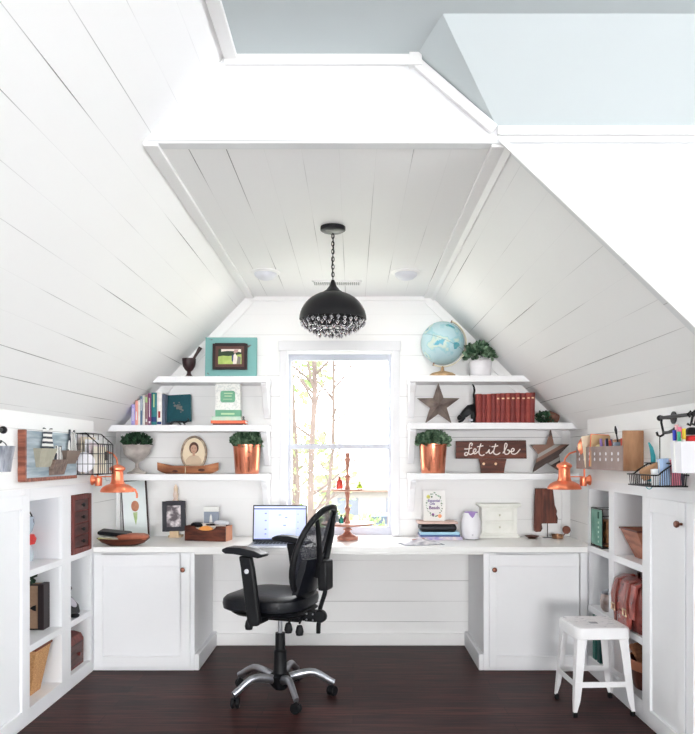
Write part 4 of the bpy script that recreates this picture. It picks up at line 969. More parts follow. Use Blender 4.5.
t = thing('journal', 'thick black zipped organizer near the top of the book stack', 'journal', (sx0-.004, 4.90, z))
part('cover', cushion(MB(), .245, .175, .02, 0, .050, 0, 0, .002), M['leather_b'], t)
part('zip', MB().box(-.121, .121, -.089, -.086, .024, .028), pm('dark_zip', (60, 60, 66), .5), t)
z += .053
book((sx0-.008, 4.905, z), .262, .18, .011, .01, pm('pale_pink_cover', (224, 196, 186), .6), 'thin pinkish book on top of the stack under the printed card', g); z += .012
cd = thing('greeting_card', 'white card with a floral wreath and purple lettering standing on the book stack', 'card', (X(434.5, 4.91), 4.91, z))
RC_ = Rx(math.radians(-6)); cw, chh = .148, .205
part('card', MB().box(-cw/2, cw/2, 0, .003, 0, chh, M=RC_), M['paper'], cd)
part('back_flap', MB().prism([(.003, .0), (.05, 0.006), (.0035, .16)], 'x', -.03, .03, M=RC_), M['paper'], cd)
dotm = [pm('wreath_green', (104, 130, 104), .7), pm('wreath_yellow', (232, 226, 110), .7), pm('wreath_purple', (140, 84, 150), .7), pm('wreath_orange', (240, 168, 120), .7), pm('wreath_pale_green', (176, 206, 184), .7)]
wr2 = MB(); rnd = random.Random(2)
def disc(mb, x, z_, r, mi, sx_=1, n=10, y=-.0012): mb.add([RC_ @ Vector((x+sx_*r*math.cos(2*PI*i/n), y, z_+r*math.sin(2*PI*i/n))) for i in range(n)], [tuple(range(n))], mi)
for i in range(44):
    a = 2*PI*i/44+rnd.uniform(-.08, .08); q = rnd.uniform(.9, 1.08)
    disc(wr2, .052*q*math.cos(a), .108+.076*q*math.sin(a), rnd.uniform(.0022, .0045), rnd.choice([0, 0, 4]), 1.3)
disc(wr2, -.040, .162, .013, 1); disc(wr2, -.017, .162, .006, 0); disc(wr2, -.010, .042, .009, 2); disc(wr2, .036, .032, .013, 3, y=-.0015); disc(wr2, .030, .168, .006, 4)
part('wreath', wr2, dotm, cd, smooth=False)
pt_ = pm('purple_lettering', (118, 96, 156), .6)
tx = text_mb('Essential', .024, RC_ @ T(-.002, -.0015, .135) @ Rx(PI/2)); join(tx, text_mb('Oils', .022, RC_ @ T(-.014, -.0015, .115) @ Rx(PI/2)))
part('lettering', tx, pt_, cd, smooth=False)
part('title', text_mb('Beads', .031, RC_ @ T(0, -.0015, .088) @ Rx(PI/2), .001), pm('plum_lettering', (112, 70, 128), .6), cd, smooth=False)

# notebook / magazine near the front
nb = thing('magazine', 'open grey and white magazine lying at the front of the worktop, right of the window', 'magazine', (X(421, 4.60), 4.60, CT), math.radians(14))
part('pages', MB().add([(-.125, -.075, .002), (.0, -.075, .024), (.11, -.075, .003), (.125, .07, .004), (.01, .07, .036), (-.11, .07, .003), (-.125, -.075, 0), (0, -.075, 0), (.11, -.075, 0), (.125, .07, 0), (.01, .07, 0), (-.11, .07, 0)],
   [(0, 1, 4, 5), (1, 2, 3, 4), (0, 6, 7, 1), (1, 7, 8, 2), (2, 8, 9, 3), (3, 9, 10, 4), (4, 10, 11, 5), (5, 11, 6, 0), (6, 11, 10, 9, 8, 7)]), mat('grey_print', (150, 148, 160), .45, col2=(232, 230, 230), scale=12), nb, smooth=False)
part('cover', MB().box(-.13, .128, -.08, .075, -.0005, .0018), pm('dark_cover', (96, 100, 112), .4), nb)
slab('pen', (X(418, 4.66), 4.63, CT+.024), .09, .014, .006, Rz(.5) @ Ry(-.05), pm('reddish_pen', (170, 128, 122), .5), 'reddish pen resting on the open magazine at the front of the worktop', 'pen')

# diffuser
dx_, dy_ = X(471, 4.85), 4.850
df = thing('oil_diffuser', 'white egg-shaped diffuser with a purple notched top beside the book stack', 'diffuser', (dx_, dy_, CT))
part('body', MB().lathe([(.001, .006), (.050, .006), (.062, .03), (.069, .065), (.068, .095), (.062, .13), (.052, .160), (.044, .178), (.001, .186)], n=36), pm('white_ceramic', (236, 236, 242), .3, var=.01), df)
part('foot', MB().lathe([(.001, 0), (.036, 0), (.036, .007), (.001, .008)], n=24), pm('grey_foot', (150, 150, 160), .5), df)
vt = []
for i in range(9):
    u = -1+i/4; a = -PI/2+u*.72
    zl_ = .188-.042*(1-abs(u)); 
    def rad(z_): 
        P_ = [(.062, .13), (.052, .160), (.044, .178), (.030, .183)]
        for (r0, z0), (r1, z1) in zip(P_, P_[1:]):
            if z0 <= z_ <= z1: return r0+(r1-r0)*(z_-z0)/(z1-z0)
        return .03
    vt += [(math.cos(a)*(rad(zl_)+.0015), math.sin(a)*(rad(zl_)+.0015), zl_), (math.cos(a)*(rad(.178)+.0015), math.sin(a)*(rad(.178)+.0015), .180), (math.cos(a)*.01, math.sin(a)*.01, .188)]
part('purple_top', MB().add(vt, [(i*3+j, i*3+3+j, i*3+4+j, i*3+1+j) for i in range(8) for j in range(2)]).lathe([(.045, .1785), (.043, .184), (.001, .189)], n=24), pm('purple_plastic', (158, 132, 192), .4), df)
part('button', MB().lathe([(.001, 0), (.006, 0), (.006, .002), (.001, .003)], n=14, M=T(0, -.063, .035) @ Rx(PI/2)), pm('grey_button', (206, 206, 214), .4), df)

# small off-white two-drawer chest
mx_, my_ = X(499, 4.95), 4.981
mc = thing('mini_chest', 'small off-white wooden chest with two drawers on the worktop right of the diffuser', 'chest', (mx_, my_, CT))
ow = mat('off_white_distressed', (236, 237, 230), .55, col2=(243, 243, 238), scale=14)
part('body', MB().box(-.12, .12, -.045, .055, .018, .205), ow, mc, bevel=.002)
part('plinth', MB().box(-.135, .135, -.055, .06, 0, .02).box(-.128, .128, -.05, .058, .02, .028), ow, mc, bevel=.003)
part('cornice', MB().box(-.128, .128, -.05, .058, .205, .215).box(-.145, .145, -.062, .062, .215, .232), ow, mc, bevel=.003)
for z0 in (.036, .118):
    d_ = part('drawer', MB().box(-.098, .098, -.049, -.044, z0, z0+.074).box(-.088, .088, -.052, -.048, z0+.010, z0+.064), ow, mc, bevel=.002)
    part('knob', MB().lathe([(.001, .012), (.006, .010), (.007, .005), (.003, .0)], n=12, M=T(0, -.052, z0+.037) @ Rx(PI/2)), pm('pale_knob', (206, 204, 188), .5), d_)
    
# state-shaped wood cutout on a thin rod
ax, ay = X(545, 4.95), 4.955
al = thing('wooden_cutout', 'dark wooden cutout shaped like a tall ragged block with a foot at the lower left', 'cutout', (ax, ay, CT))
def zc(py): return Z(py, ay)-CT
def xc(px_): return X(px_, ay)-ax
sh = [(534, 531), (536, 532), (540.5, 531.5), (542.2, 528.5), (541.3, 524), (542, 523.3), (557, 523.3), (557.5, 518), (556.2, 514), (556.8, 511), (554.5, 505), (552.5, 488.3), (535.2, 488.3), (534.2, 505), (534, 522)]
part('board', MB().prism([(xc(a), zc(b)) for a, b in sh], 'y', -.010, .010), M['walnutv'], al, bevel=.0015)
part('rod', MB().tube([(xc(547.5), 0, 0), (xc(547.5), 0, zc(523))], .003, 8).box(xc(547.5)-.03, xc(547.5)+.03, -.02, .02, 0, .003), M['blackm'], al)
one('copper_dish', MB().lathe([(.001, .0), (.022, 0), (.040, .012), (.050, .018), (.048, .019), (.020, .005), (.001, .004)], c=(X(532, 4.90), 4.90, CT), n=28), M['bronze'], 'small shallow dark copper dish left of the cup with the round handle', 'dish')
cu = thing('brass_cup', 'small brass cup with a round dark handle at the right end of the worktop', 'cup', (X(557.5, 4.90), 4.90, CT))
br_m = mat('aged_brass', (150, 112, 84), .35, metal=.8, var=.1)
part('bowl', MB().lathe([(.001, 0), (.034, 0), (.038, .004), (.040, .028), (.037, .028), (.034, .006), (.001, .005)], n=28), br_m, cu)
part('handle', MB().lathe([(.001, -.006), (.024, -.006), (.028, 0), (.024, .006), (.001, .006)], n=24, M=T(.060, .0, .058) @ Rz(-.5) @ Rx(PI/2)).tube([(.036, 0, .018), (.048, 0, .03), (.052, 0, .038)], .004, 6), M['bronze'], cu)
# ================================================================ shelves, left of the window
YS = 4.90
def plant(c, rad, n, size, seed): return leaf_mb(MB(), c, rad, n, size, random.Random(seed), hemi=True)
# top left: mortar with pestle, teal frame
mo = thing('mortar', 'dark wooden mortar on a turned foot, at the left end of the topmost left shelf', 'mortar', (X(189, YS), YS, S1))
part('bowl', MB().lathe([(.001, 0), (.034, 0), (.036, .006), (.020, .014), (.013, .03), (.012, .04), (.026, .052), (.040, .075), (.044, .10), (.046, .128), (.040, .130), (.036, .10), (.028, .07), (.001, .06)], n=28), pm('dark_turned_wood', (52, 36, 38), .4), mo)
one('pestle', MB().tube([(X(189, YS)+.012, YS, S1+.075), (X(189, YS)+.03, YS, S1+.125), (X(197, YS), YS, S1+.165), (X(200.5, YS), YS, S1+.205)], [.011, .008, .010, .014], 12), pm('dark_turned_wood_2', (58, 42, 42), .4), 'dark wooden pestle leaning in the mortar on the topmost left shelf', 'pestle')
tf = thing('picture_frame', 'distressed teal wooden frame holding a small dark framed family photo', 'picture frame', (X(230.5, 4.94), 4.95, S1+.002))
tw, th = .352, .282; R3 = Rx(math.radians(-4))
tm = mat('distressed_teal', (98, 88, 82), .6, col2=(122, 174, 172), scale=7, stretch=(1, 1, 3), cut=(.335, .365))
part('board', MB().box(-tw/2, tw/2, 0, .022, 0, th, M=R3), tm, tf, bevel=.003)
inr = part('inner_frame', frame_mb(.235, .178, .018, .03, T(-.005, -.018, .058) @ R3), pm('espresso_frame', (44, 32, 32), .4), tf, bevel=.003)
part('mat_border', frame_mb(.200, .143, .020, .02, T(-.005, -.012, .0755) @ R3), pm('reddish_brown_border', (92, 62, 56), .5), inr, bevel=.002)
P3 = T(-.005, -.006, .0955) @ R3
phm = MB().box(-.08, .08, 0, .004, 0, .103, M=P3)
part('photo', phm, mat('photo_green', (150, 176, 92), .4, col2=(188, 204, 118), scale=20), inr)
pf = MB()
pf.prism([(-.08, .052), (-.05, .058), (-.01, .055), (.03, .060), (.08, .07), (.08, .103), (-.08, .103)], 'y', -.001, 0, 0, P3)
pf.prism([(-.06, .085), (-.02, .09), (.04, .088), (.075, .08), (.075, .103), (-.06, .103)], 'y', -.0015, 0, 1, P3)
pf.prism([(.012, .02), (.03, .01), (.04, .05), (.03, .07), (.012, .06)], 'y', -.002, 0, 2, P3)
pf.prism([(.02, .0), (.045, .0), (.05, .05), (.035, .075), (.025, .06)], 'y', -.0025, 0, 1, P3)
pf.prism([(.045, .002), (.07, .0), (.075, .045), (.055, .055)], 'y', -.0027, 0, 3, P3)
pf.prism([(.025, .075), (.05, .08), (.06, .10), (.03, .10)], 'y', -.0027, 0, 4, P3)
part('photo_figures', pf, [pm('photo_dark_trees', (44, 62, 42), .5), pm('photo_pale', (236, 226, 216), .5), pm('photo_navy', (58, 70, 106), .5), pm('photo_grey', (128, 120, 116), .5), pm('photo_rose', (186, 150, 146), .5)], inr, smooth=False)

# middle left: row of books
bl = [(131.3, 135.0, 404.2, (166, 158, 214), 'lavender book at the far left of the row, against the slope'), (135.2, 138.0, 400.5, (226, 158, 148), 'salmon pink book second from the left in the row'),
      (138.1, 140.2, 399.8, (240, 238, 232), 'thin white book third from the left, right of the salmon one'), (140.3, 142.4, 396.2, (98, 122, 150), 'thin slate blue book, fourth from the left in the row'),
      (142.5, 144.8, 395.2, (226, 226, 220), 'thin white book right of the slate blue one'), (145.0, 147.9, 394.6, (150, 120, 126), 'mauve and green book left of the purple spine'),
      (148.1, 151.2, 393.2, (128, 66, 110), 'purple book with white lettering left of the teal book'), (151.4, 156.7, 392.6, (46, 118, 124), 'thick teal book near the right end of the row'),
      (157.0, 161.8, 392.4, (238, 234, 230), 'thick white book with a red spot, near the right end of the row'), (162.0, 164.6, 394.0, (92, 100, 118), 'grey navy book at the right end of the row')]
def upright(px0, px1, pyt, yf, zb, cov, label, grp, lean=0, depth=.15, deco=None):
    x0, x1 = X(px0, yf), X(px1, yf); h = Z(pyt, yf)-zb; w = x1-x0
    t = thing('book', label, 'book', ((x0+x1)/2, yf+depth/2, zb), 0, grp)
    Ml = Ry(lean)
    c = MB().box(-w/2, -w/2+.002, -depth/2, depth/2, 0, h, M=Ml).box(w/2-.002, w/2, -depth/2, depth/2, 0, h, M=Ml)
    c.prism([(-w/2, -depth/2), (-w*.3, -depth/2-.004), (w*.3, -depth/2-.004), (w/2, -depth/2), (w/2, -depth/2+.003), (-w/2, -depth/2+.003)], 'z', 0, h, M=Ml)
    part('cover', c, cov, t, bevel=.0008)
    part('pages', MB().box(-w/2+.002, w/2-.002, -depth/2+.003, depth/2-.004, .003, h-.004, M=Ml), M['paper'], t)
    if deco:
        for nm, z0, z1, m, wf_ in deco: part(nm, MB().box(-w*wf_/2, w*wf_/2, -depth/2-.0052, -depth/2-.0035, z0*h, z1*h, M=Ml), m, t)
    return t
wl_ = pm('spine_white_label', (236, 232, 236), .6); rl_ = pm('spine_red_mark', (150, 44, 44), .6); gl_ = pm('spine_green_label', (170, 196, 140), .6); nl_ = pm('spine_navy_label', (40, 60, 110), .6)
for i, (a, b, tpy, c, lab) in enumerate(bl):
    dc_ = {1: [('spine_label', .2, .55, wl_, .3)], 5: [('spine_label', .74, .92, gl_, .8), ('spine_label', .1, .2, wl_, .4)], 6: [('spine_label', .05, .12, wl_, .5), ('lettering', .25, .85, wl_, .2)], 7: [('spine_label', .55, .95, gl_, .25), ('spine_label', .10, .25, nl_, .9)], 8: [('spine_mark', .22, .42, rl_, .45), ('spine_label', .02, .1, nl_, .9)], 0: [('lettering', .2, .8, wl_, .22)], 3: [('lettering', .5, .9, wl_, .3)]}.get(i)
    upright(a, b, tpy, 4.815, S2+.0005, mat('book_cloth_%d' % i, c, .6, var=.08, scale=30), lab, 'upright books on the middle left shelf', deco=dc_)
# teal book on easel
tb_ = thing('book', 'dark teal clothbound book displayed face-on on a small black easel', 'book', (X(178.5, 4.87), 4.87, S2+.026))
R4 = Rx(math.radians(-10)) @ Ry(math.radians(-3)); w, h = .165, .185
dt = pm('dark_teal_cloth', (20, 72, 82), .7, scale=60)
part('cover', MB().box(-w/2, w/2, 0, .003, 0, h, M=R4).box(-w/2, w/2, .022, .025, 0, h, M=R4).box(-w/2, -w/2+.003, 0, .025, 0, h, M=R4), dt, tb_, bevel=.001)
part('pages', MB().box(-w/2+.003, w/2-.004, .003, .022, .004, h-.004, M=R4), M['paper'], tb_)
rn = random.Random(8); em = MB()
for i in range(26):
    px0 = rn.gauss(0, .016); pz = .098+rn.gauss(0, .014)-px0*.5; r = rn.uniform(.004, .009)
    em.add([R4 @ Vector((px0+r*math.cos(2*PI*j/7), -.0008-.00003*i, pz+r*math.sin(2*PI*j/7))) for j in range(7)], [tuple(range(7))])
part('emblem', em, pm('faded_gold_emblem', (106, 106, 104), .6), tb_, smooth=False)
es = thing('easel', 'small black easel holding the dark teal book', 'easel', (X(178.5, 4.86), 4.86, S2))
part('ledge', MB().tube([(-.05, -.014, .004), (-.045, -.016, .02), (-.02, -.012, .024), (.02, -.012, .024), (.05, -.016, .02), (.075, -.02, .034), (.066, -.022, .044)], .006, 8), M['blackm'], es)
part('leg', MB().tube([(-.03, -.014, .022), (-.045, -.02, .004)], .005, 6), M['blackm'], es)
part('leg', MB().tube([(.03, -.014, .022), (.05, -.02, .004)], .005, 6), M['blackm'], es)
part('back_leg', MB().tube([(0, -.012, .022), (.0, .04, .012), (.0, .09, .004)], .005, 6), M['blackm'], es)
part('back_rest', MB().tube([(0, .07, .02), (0, .085, .15)], .004, 6), M['blackm'], es)
# stack with white boxed book
bx0 = X(228.5, 4.88)
def zB(py): return Z(py, 4.86)
gz = 'flat books under the white boxed book'
t1 = book((bx0+.005, 4.89, S2), .20, .14, .011, 0, pm('maroon_cover', (92, 42, 46), .5), 'dark maroon book at the bottom of the small stack on the middle left shelf', gz)
t1 = book((bx0+.006, 4.89, S2+.0115), .228, .145, .019, .02, pm('coral_cover', (232, 116, 84), .5), 'coral red book second from the bottom of the small stack', gz)
t1 = book((bx0-.002, 4.89, S2+.031), .195, .14, .026, -.01, mat('mint_cream_cover', (168, 214, 204), .5, col2=(232, 234, 208), scale=7, stretch=(1, .1, .1)), 'mint and cream book third from the bottom of the small stack', gz)
wb2 = thing('white_box', 'white patterned upright box with green label panels on the small book stack', 'box', (bx0-.003, 4.90, S2+.0575))
pt = mat('white_pattern_paper', (222, 224, 222), .7, col2=(242, 242, 238), scale=90, cut=(.42, .5))
hh = Z(382.8, 4.86)-S2-.0575
part('box', MB().box(-.083, .083, -.03, .03, 0, hh), pt, wb2, bevel=.001)
gm = pm('green_label', (112, 170, 140), .6)
part('green_band', MB().box(-.0835, .0835, -.031, .0305, .0, .046), gm, wb2)
part('green_label', MB().prism([(x, z) for x, z in [(a-.0, b+.135) for a, b in rrect(.098, .078, .016, 4)]], 'y', -.0315, -.030), gm, wb2, smooth=False)
part('label_text', MB().box(-.025, .032, -.0322, -.0315, .153, .160).box(-.022, .026, -.0322, -.0315, .135, .142).box(-.03, .03, -.0322, -.0315, .116, .120).box(-.045, .045, -.0318, -.031, .014, .026), pm('pale_green_text', (188, 214, 176), .6), wb2)
one('small_figurine', MB().lathe([(.001, 0), (.012, 0), (.012, .005), (.006, .012), (.009, .022), (.001, .032)], c=(bx0+.103, 4.86, S2+.031), n=14), pm('dark_grey_metal', (90, 92, 96), .4), 'tiny dark grey figurine at the right end of the coral red book', 'figurine')

# lowest left: silver bowl with plant, portrait, dough bowl, copper pot
ub = thing('pedestal_bowl', 'aged silver pedestal bowl holding a dark green plant, on the lowest left shelf', 'bowl', (X(137, YS), YS, S3))
part('bowl', MB().lathe([(.001, 0), (.064, 0), (.066, .008), (.034, .022), (.014, .04), (.012, .068), (.018, .078), (.050, .096), (.084, .135), (.094, .178), (.102, .194), (.096, .194), (.076, .14), (.001, .09)], n=36), M['silver'], ub)
one('potted_plant', leaf_mb(MB().lathe([(.001, .168), (.086, .168), (.084, .180), (.001, .183)], c=(X(137, YS), YS, S3), n=24, mi=1), (X(137, YS), YS, S3+.198), (.090, .080, .062), 460, .032, random.Random(11), hemi=True), [M['leafd'], M['soil']], 'dark green leafy plant growing in the silver pedestal bowl', 'plant', smooth=False)
# oval portrait
ov = thing('oval_portrait', 'oval framed vintage portrait of a person in a pale blouse, standing behind the wooden bowl', 'portrait', (X(193.5, 4.95), 4.95, S3))
R5 = T(0, 0, .02) @ Rx(math.radians(-5))
def oval(cx_, cz, rx, rz, n=36): return [(cx_+rx*math.cos(2*PI*i/n), cz+rz*math.sin(2*PI*i/n)) for i in range(n)]
part('back_plate', MB().prism(oval(0, .118, .082, .112), 'y', .004, .014, M=R5), pm('brass_oval', (150, 128, 108), .5), ov)
part('frame', MB().tube([R5 @ Vector((x, .004, z)) for x, z in oval(0, .118, .083, .113, 40)], .0085, 8, closed=True), mat('aged_gold_frame', (128, 112, 100), .45, metal=.4, col2=(186, 168, 146), scale=40), ov)
part('print', MB().prism(oval(0, .118, .078, .108), 'y', .001, .004, M=R5), pm('cream_print', (240, 224, 196), .6, var=.02), ov)
pp_ = MB()
pp_.prism([(-.055, .045), (-.052, .075), (-.03, .10), (.0, .108), (.03, .10), (.052, .075), (.055, .045), (.03, .022), (-.03, .022)], 'y', -.001, .001, 1, R5)
pp_.prism(oval(0, .155, .032, .040, 20), 'y', -.002, .001, 0, R5)
pp_.prism(oval(0, .147, .022, .029, 20), 'y', -.003, .001, 2, R5)
pp_.prism([(-.008, .10), (.008, .10), (.008, .125), (-.008, .125)], 'y', -.0025, .001, 2, R5)
pp_.prism([(-.010, .133), (.010, .133), (0, .129)], 'y', -.0035, -.003, 3, R5); pp_.box(-.013, -.005, -.0035, -.003, .152, .155, 0, R5); pp_.box(.005, .013, -.0035, -.003, .152, .155, 0, R5)
part('portrait_figure', pp_, [pm('portrait_hair', (88, 58, 48), .6), pm('portrait_blouse', (214, 192, 166), .6), pm('portrait_skin', (206, 164, 140), .6), pm('portrait_lips', (160, 90, 84), .6)], ov, smooth=False)
db = thing('dough_bowl', 'long boat-shaped wooden bowl with upturned ends on the lowest left shelf', 'bowl', (X(188, 4.87), 4.87, S3))
tan2 = mat('knotty_brown_wood', (122, 72, 50), .5, col2=(190, 130, 92), scale=5, stretch=(1, 2, 4), bump=.2)
N_ = 21; vs = []; 
for i in range(N_):
    u = -1+2*i/(N_-1); x = u*.205; e = abs(u)
    top = .056+.030*max(0, e-.5)**1.2*1.6 - .004*(1-e)
    wdt = .055*(1-e**2.6)+.006
    botz = .13*max(0, e-.72)**1.3
    for j in range(7):
        a = PI*j/6; vs.append((x, -wdt*math.cos(a), max(botz, 0)+ (top-botz)*(1-math.sin(a)) if j not in (0, 6) else top))
    for j in range(5):
        a = PI*j/4; vs.append((x*.97, wdt*.78*math.cos(a), top-.002-(top-botz)*.5*math.sin(a)))
fs = []
for i in range(N_-1):
    for j in range(12): fs.append((i*12+j, i*12+(j+1) % 12, (i+1)*12+(j+1) % 12, (i+1)*12+j))
fs += [tuple(range(12)), tuple(range((N_-1)*12, N_*12))]
part('body', MB().add(vs, fs), tan2, db)
part('cord_tie', MB().tube([(-.006, -.058, .004), (-.004, -.060, .03), (-.006, -.056, .054), (-.006, 0, .058), (-.006, .056, .054)], .0025, 6), pm('cream_cord', (220, 206, 180), .8), db)
kn = MB()
for kx_, kz, r in ((-.075, .018, .012), (.10, .026, .014)): kn.lathe([(.001, .003), (r, .001), (r, -.004)], n=14, M=T(kx_, -.050, kz) @ Rx(PI/2) @ Matrix.Diagonal((1.6, .7, 1, 1)))
part('knots', kn, pm('dark_knot', (78, 44, 34), .6), db)
def copper_pot(px_, lab, labp, seed, w=.094, h=.196):
    t = thing('copper_pot', lab, 'pot', (X(px_, YS), YS, S3))
    part('body', MB().lathe([(.001, 0), (w*.83, 0), (w*.85, .004), (w*.98, h-.012), (w*1.03, h-.010), (w*1.03, h), (w*.97, h), (w*.80, .01), (.001, .008)], n=40), M['copper'], t)
    one('potted_plant', leaf_mb(MB().lathe([(.001, h-.028), (w*.90, h-.028), (w*.90, h-.020), (.001, h-.016)], c=(X(px_, YS), YS, S3), n=24, mi=1), (X(px_, YS), YS, S3+h+.002), (w*1.06, w*.98, .070), 420, .038, random.Random(seed), hemi=True), [M['leaf'], M['soil']], labp, 'plant', smooth=False)
copper_pot(247, 'tapered copper pot on the lowest left shelf, nearest the window', 'bushy green plant in the copper pot left of the window', 21)

# ================================================================ shelves, right of the window
S3, S2, S1 = 1.195, 1.530, 1.842
copper_pot(433, 'tapered copper pot on the lowest right shelf, nearest the window', 'bushy green plant in the copper pot right of the window', 33)
# globe
gx, gy, gz_ = X(442.5, 4.93), 4.93, 2.075
gb_ = thing('globe', 'pale blue desk globe on a tan base on the topmost right shelf', 'globe', (gx, gy, S1))
gmt = bpy.data.materials.new('globe_map'); gmt.use_nodes = True; nt = gmt.node_tree; b_ = nt.nodes['Principled BSDF']; b_.inputs['Roughness'].default_value = .35
tt = nt.nodes.new('ShaderNodeTexCoord'); ns = nt.nodes.new('ShaderNodeTexNoise'); ns.inputs['Scale'].default_value = 9; ns.inputs['Detail'].default_value = 6
rp = nt.nodes.new('ShaderNodeValToRGB'); E = rp.color_ramp.elements; E[0].position = .0; E[0].color = (*lin((160, 200, 212)), 1); E[1].position = 1; E[1].color = (*lin((70, 160, 184)), 1)
for p_, c_ in ((.50, (184, 212, 218)), (.54, (150, 200, 210)), (.60, (206, 218, 204)), (.64, (196, 216, 214)), (.67, (88, 168, 190))):
    e = E.new(p_); e.color = (*lin(c_), 1)
nt.links.new(tt.outputs['Object'], ns.inputs['Vector']); nt.links.new(ns.outputs['Fac'], rp.inputs['Fac']); nt.links.new(rp.outputs['Color'], b_.inputs['Base Color'])
tilt = Ry(math.radians(23)); cz = gz_-S1
part('sphere', MB().ball((0, 0, cz), .146, 40), gmt, gb_)
lands = MB()
def patch(lat, lon, pts):
    vs = []
    c = Vector((math.cos(lat)*math.sin(lon), -math.cos(lat)*math.cos(lon), math.sin(lat)))
    ux = Vector((0, 0, 1)).cross(c).normalized()*-1; uy = c.cross(ux)*-1
    ux = Vector((math.cos(lon), math.sin(lon), 0)); uy = c.cross(ux)*1
    if uy.z < 0: uy = -uy
    for a, b in pts: vs.append((c+ux*a+uy*b).normalized()*.1466+Vector((0, 0, cz)))
    lands.add([c*.1472+Vector((0, 0, cz))]+vs, [(0, i+1, (i+1) % len(vs)+1) for i in range(len(vs))])
patch(.68, .35, [(-.22, .14), (-.05, .20), (.12, .08), (.24, .02), (.20, -.12), (.06, -.06), (-.04, .05), (-.16, .02)])
patch(-.22, .58, [(-.18, .10), (.0, .13), (.14, .10), (.22, .0), (.10, -.06), (.05, -.16), (-.08, -.20), (-.16, -.06)])
part('land', lands, mat('globe_land_teal', (44, 150, 180), .4, col2=(120, 180, 176), scale=30), gb_)
ax_ = tilt @ Vector((0, 0, 1))
mer = [Vector((0, 0, cz))+(tilt @ Vector((.160*math.sin(a), 0, .160*math.cos(a)))) for a in [PI*i/30 for i in range(31)]]
mm2 = MB()
vs = []
for p in mer:
    rdir = (p-Vector((0, 0, cz))).normalized()
    for dr_, dy_2 in ((-.003, -.008), (.003, -.008), (.003, .008), (-.003, .008)): vs.append(p+rdir*dr_+Vector((0, dy_2, 0)))
mm2.add(vs, [(i*4+j, i*4+(j+1) % 4, (i+1)*4+(j+1) % 4, (i+1)*4+j) for i in range(30) for j in range(4)]+[(0, 1, 2, 3), (120, 121, 122, 123)])
part('meridian_arm', mm2, mat('cream_brass', (214, 204, 176), .4, metal=.3, var=.05), gb_)
for s_ in (1, -1):
    q = Vector((0, 0, cz))+ax_*.146*s_; part('pin', MB().tube([q, q+ax_*.02*s_], .005, 8), M['bronze'], gb_)
part('equator_band', MB().tube([Vector((0, 0, cz))+(tilt @ Vector((.1465*math.cos(a), .1465*math.sin(a), 0))) for a in [2*PI*i/60 for i in range(60)]], .0012, 4, closed=True), pm('grey_line', (120, 140, 150), .5), gb_)
part('base', MB().lathe([(.001, 0), (.085, 0), (.088, .018), (.07, .030), (.03, .040), (.012, .046), (.009, .075), (.001, .078)], n=32), mat('tan_metal', (176, 142, 104), .45, metal=.3, col2=(200, 168, 128), scale=20), gb_)
# white pot + plant
wp = thing('white_pot', 'white ceramic pot with a leafy plant beside the globe', 'pot', (X(480.5, 4.92), 4.92, S1))
part('body', MB().lathe([(.001, 0), (.064, 0), (.068, .004), (.074, .045), (.076, .095), (.078, .105), (.072, .105), (.062, .01), (.001, .008)], n=32), pm('white_ceramic_pot', (228, 226, 230), .35), wp)
one('potted_plant', leaf_mb(MB().lathe([(.001, .088), (.071, .088), (.071, .094), (.001, .098)], c=(X(480.5, 4.92), 4.92, S1), n=24, mi=1), (X(479.5, 4.92), 4.92, S1+.142), (.092, .08, .080), 360, .042, random.Random(31), hemi=True), [M['leaf'], M['soil']], 'round-leaved green plant in the white pot beside the globe', 'plant', smooth=False)

# metal barn star
def star_pts(cx_, cz, R_, r_, rot=0): return [((R_ if i % 2 == 0 else r_)*math.sin(rot+PI*i/5)+cx_, (R_ if i % 2 == 0 else r_)*math.cos(rot+PI*i/5)+cz) for i in range(10)]
sp = star_pts(0, .125, .152, .060); 
sp = [(x, z) for x, z in sp]
zmin = min(z for _, z in sp); sp = [(x, z-zmin) for x, z in sp]; czs = .125-zmin
vs = [(0, -.030, czs), (0, .010, czs)]+[(x, 0, z) for x, z in sp]; 
ms = thing('metal_star', 'brown grey five-pointed raised metal star standing on the middle right shelf', 'star', (X(438.5, 4.90), 4.91, S2))
part('body', MB().add(vs, [(0, i+2, (i+1) % 10+2) for i in range(10)]+[(1, (i+1) % 10+2, i+2) for i in range(10)]), mat('rusted_tin', (96, 84, 80), .5, metal=.35, col2=(140, 126, 118), scale=12, bump=.2), ms, smooth=False)

# cat figurine (one continuous skinned body)
def skin_obj(name, joints, edges, m, parent, sub=2):
    me = bpy.data.meshes.new(name); me.from_pydata([j[:3] for j in joints], edges, []); o = bpy.data.objects.new(name, me); C.objects.link(o)
    o.modifiers.new('skin', 'SKIN'); sv_ = me.skin_vertices[0].data
    for i, j in enumerate(joints):
        r = j[3]; sv_[i].radius = r if isinstance(r, tuple) else (r, r); sv_[i].use_root = (i == 0)
    s_ = o.modifiers.new('sub', 'SUBSURF'); s_.levels = sub; s_.render_levels = sub
    me.materials.append(m)
    dg = bpy.context.evaluated_depsgraph_get(); dg.update()
    me2 = bpy.data.meshes.new_from_object(o.evaluated_get(dg)); o.modifiers.clear(); o.data = me2
    for p in me2.polygons: p.use_smooth = True
    o.parent = parent; return o
ct = thing('cat_figurine', 'black stretching cat figurine with its tail up, left of the red books', 'figurine', (X(468, 4.88), 4.885, S2+.006))
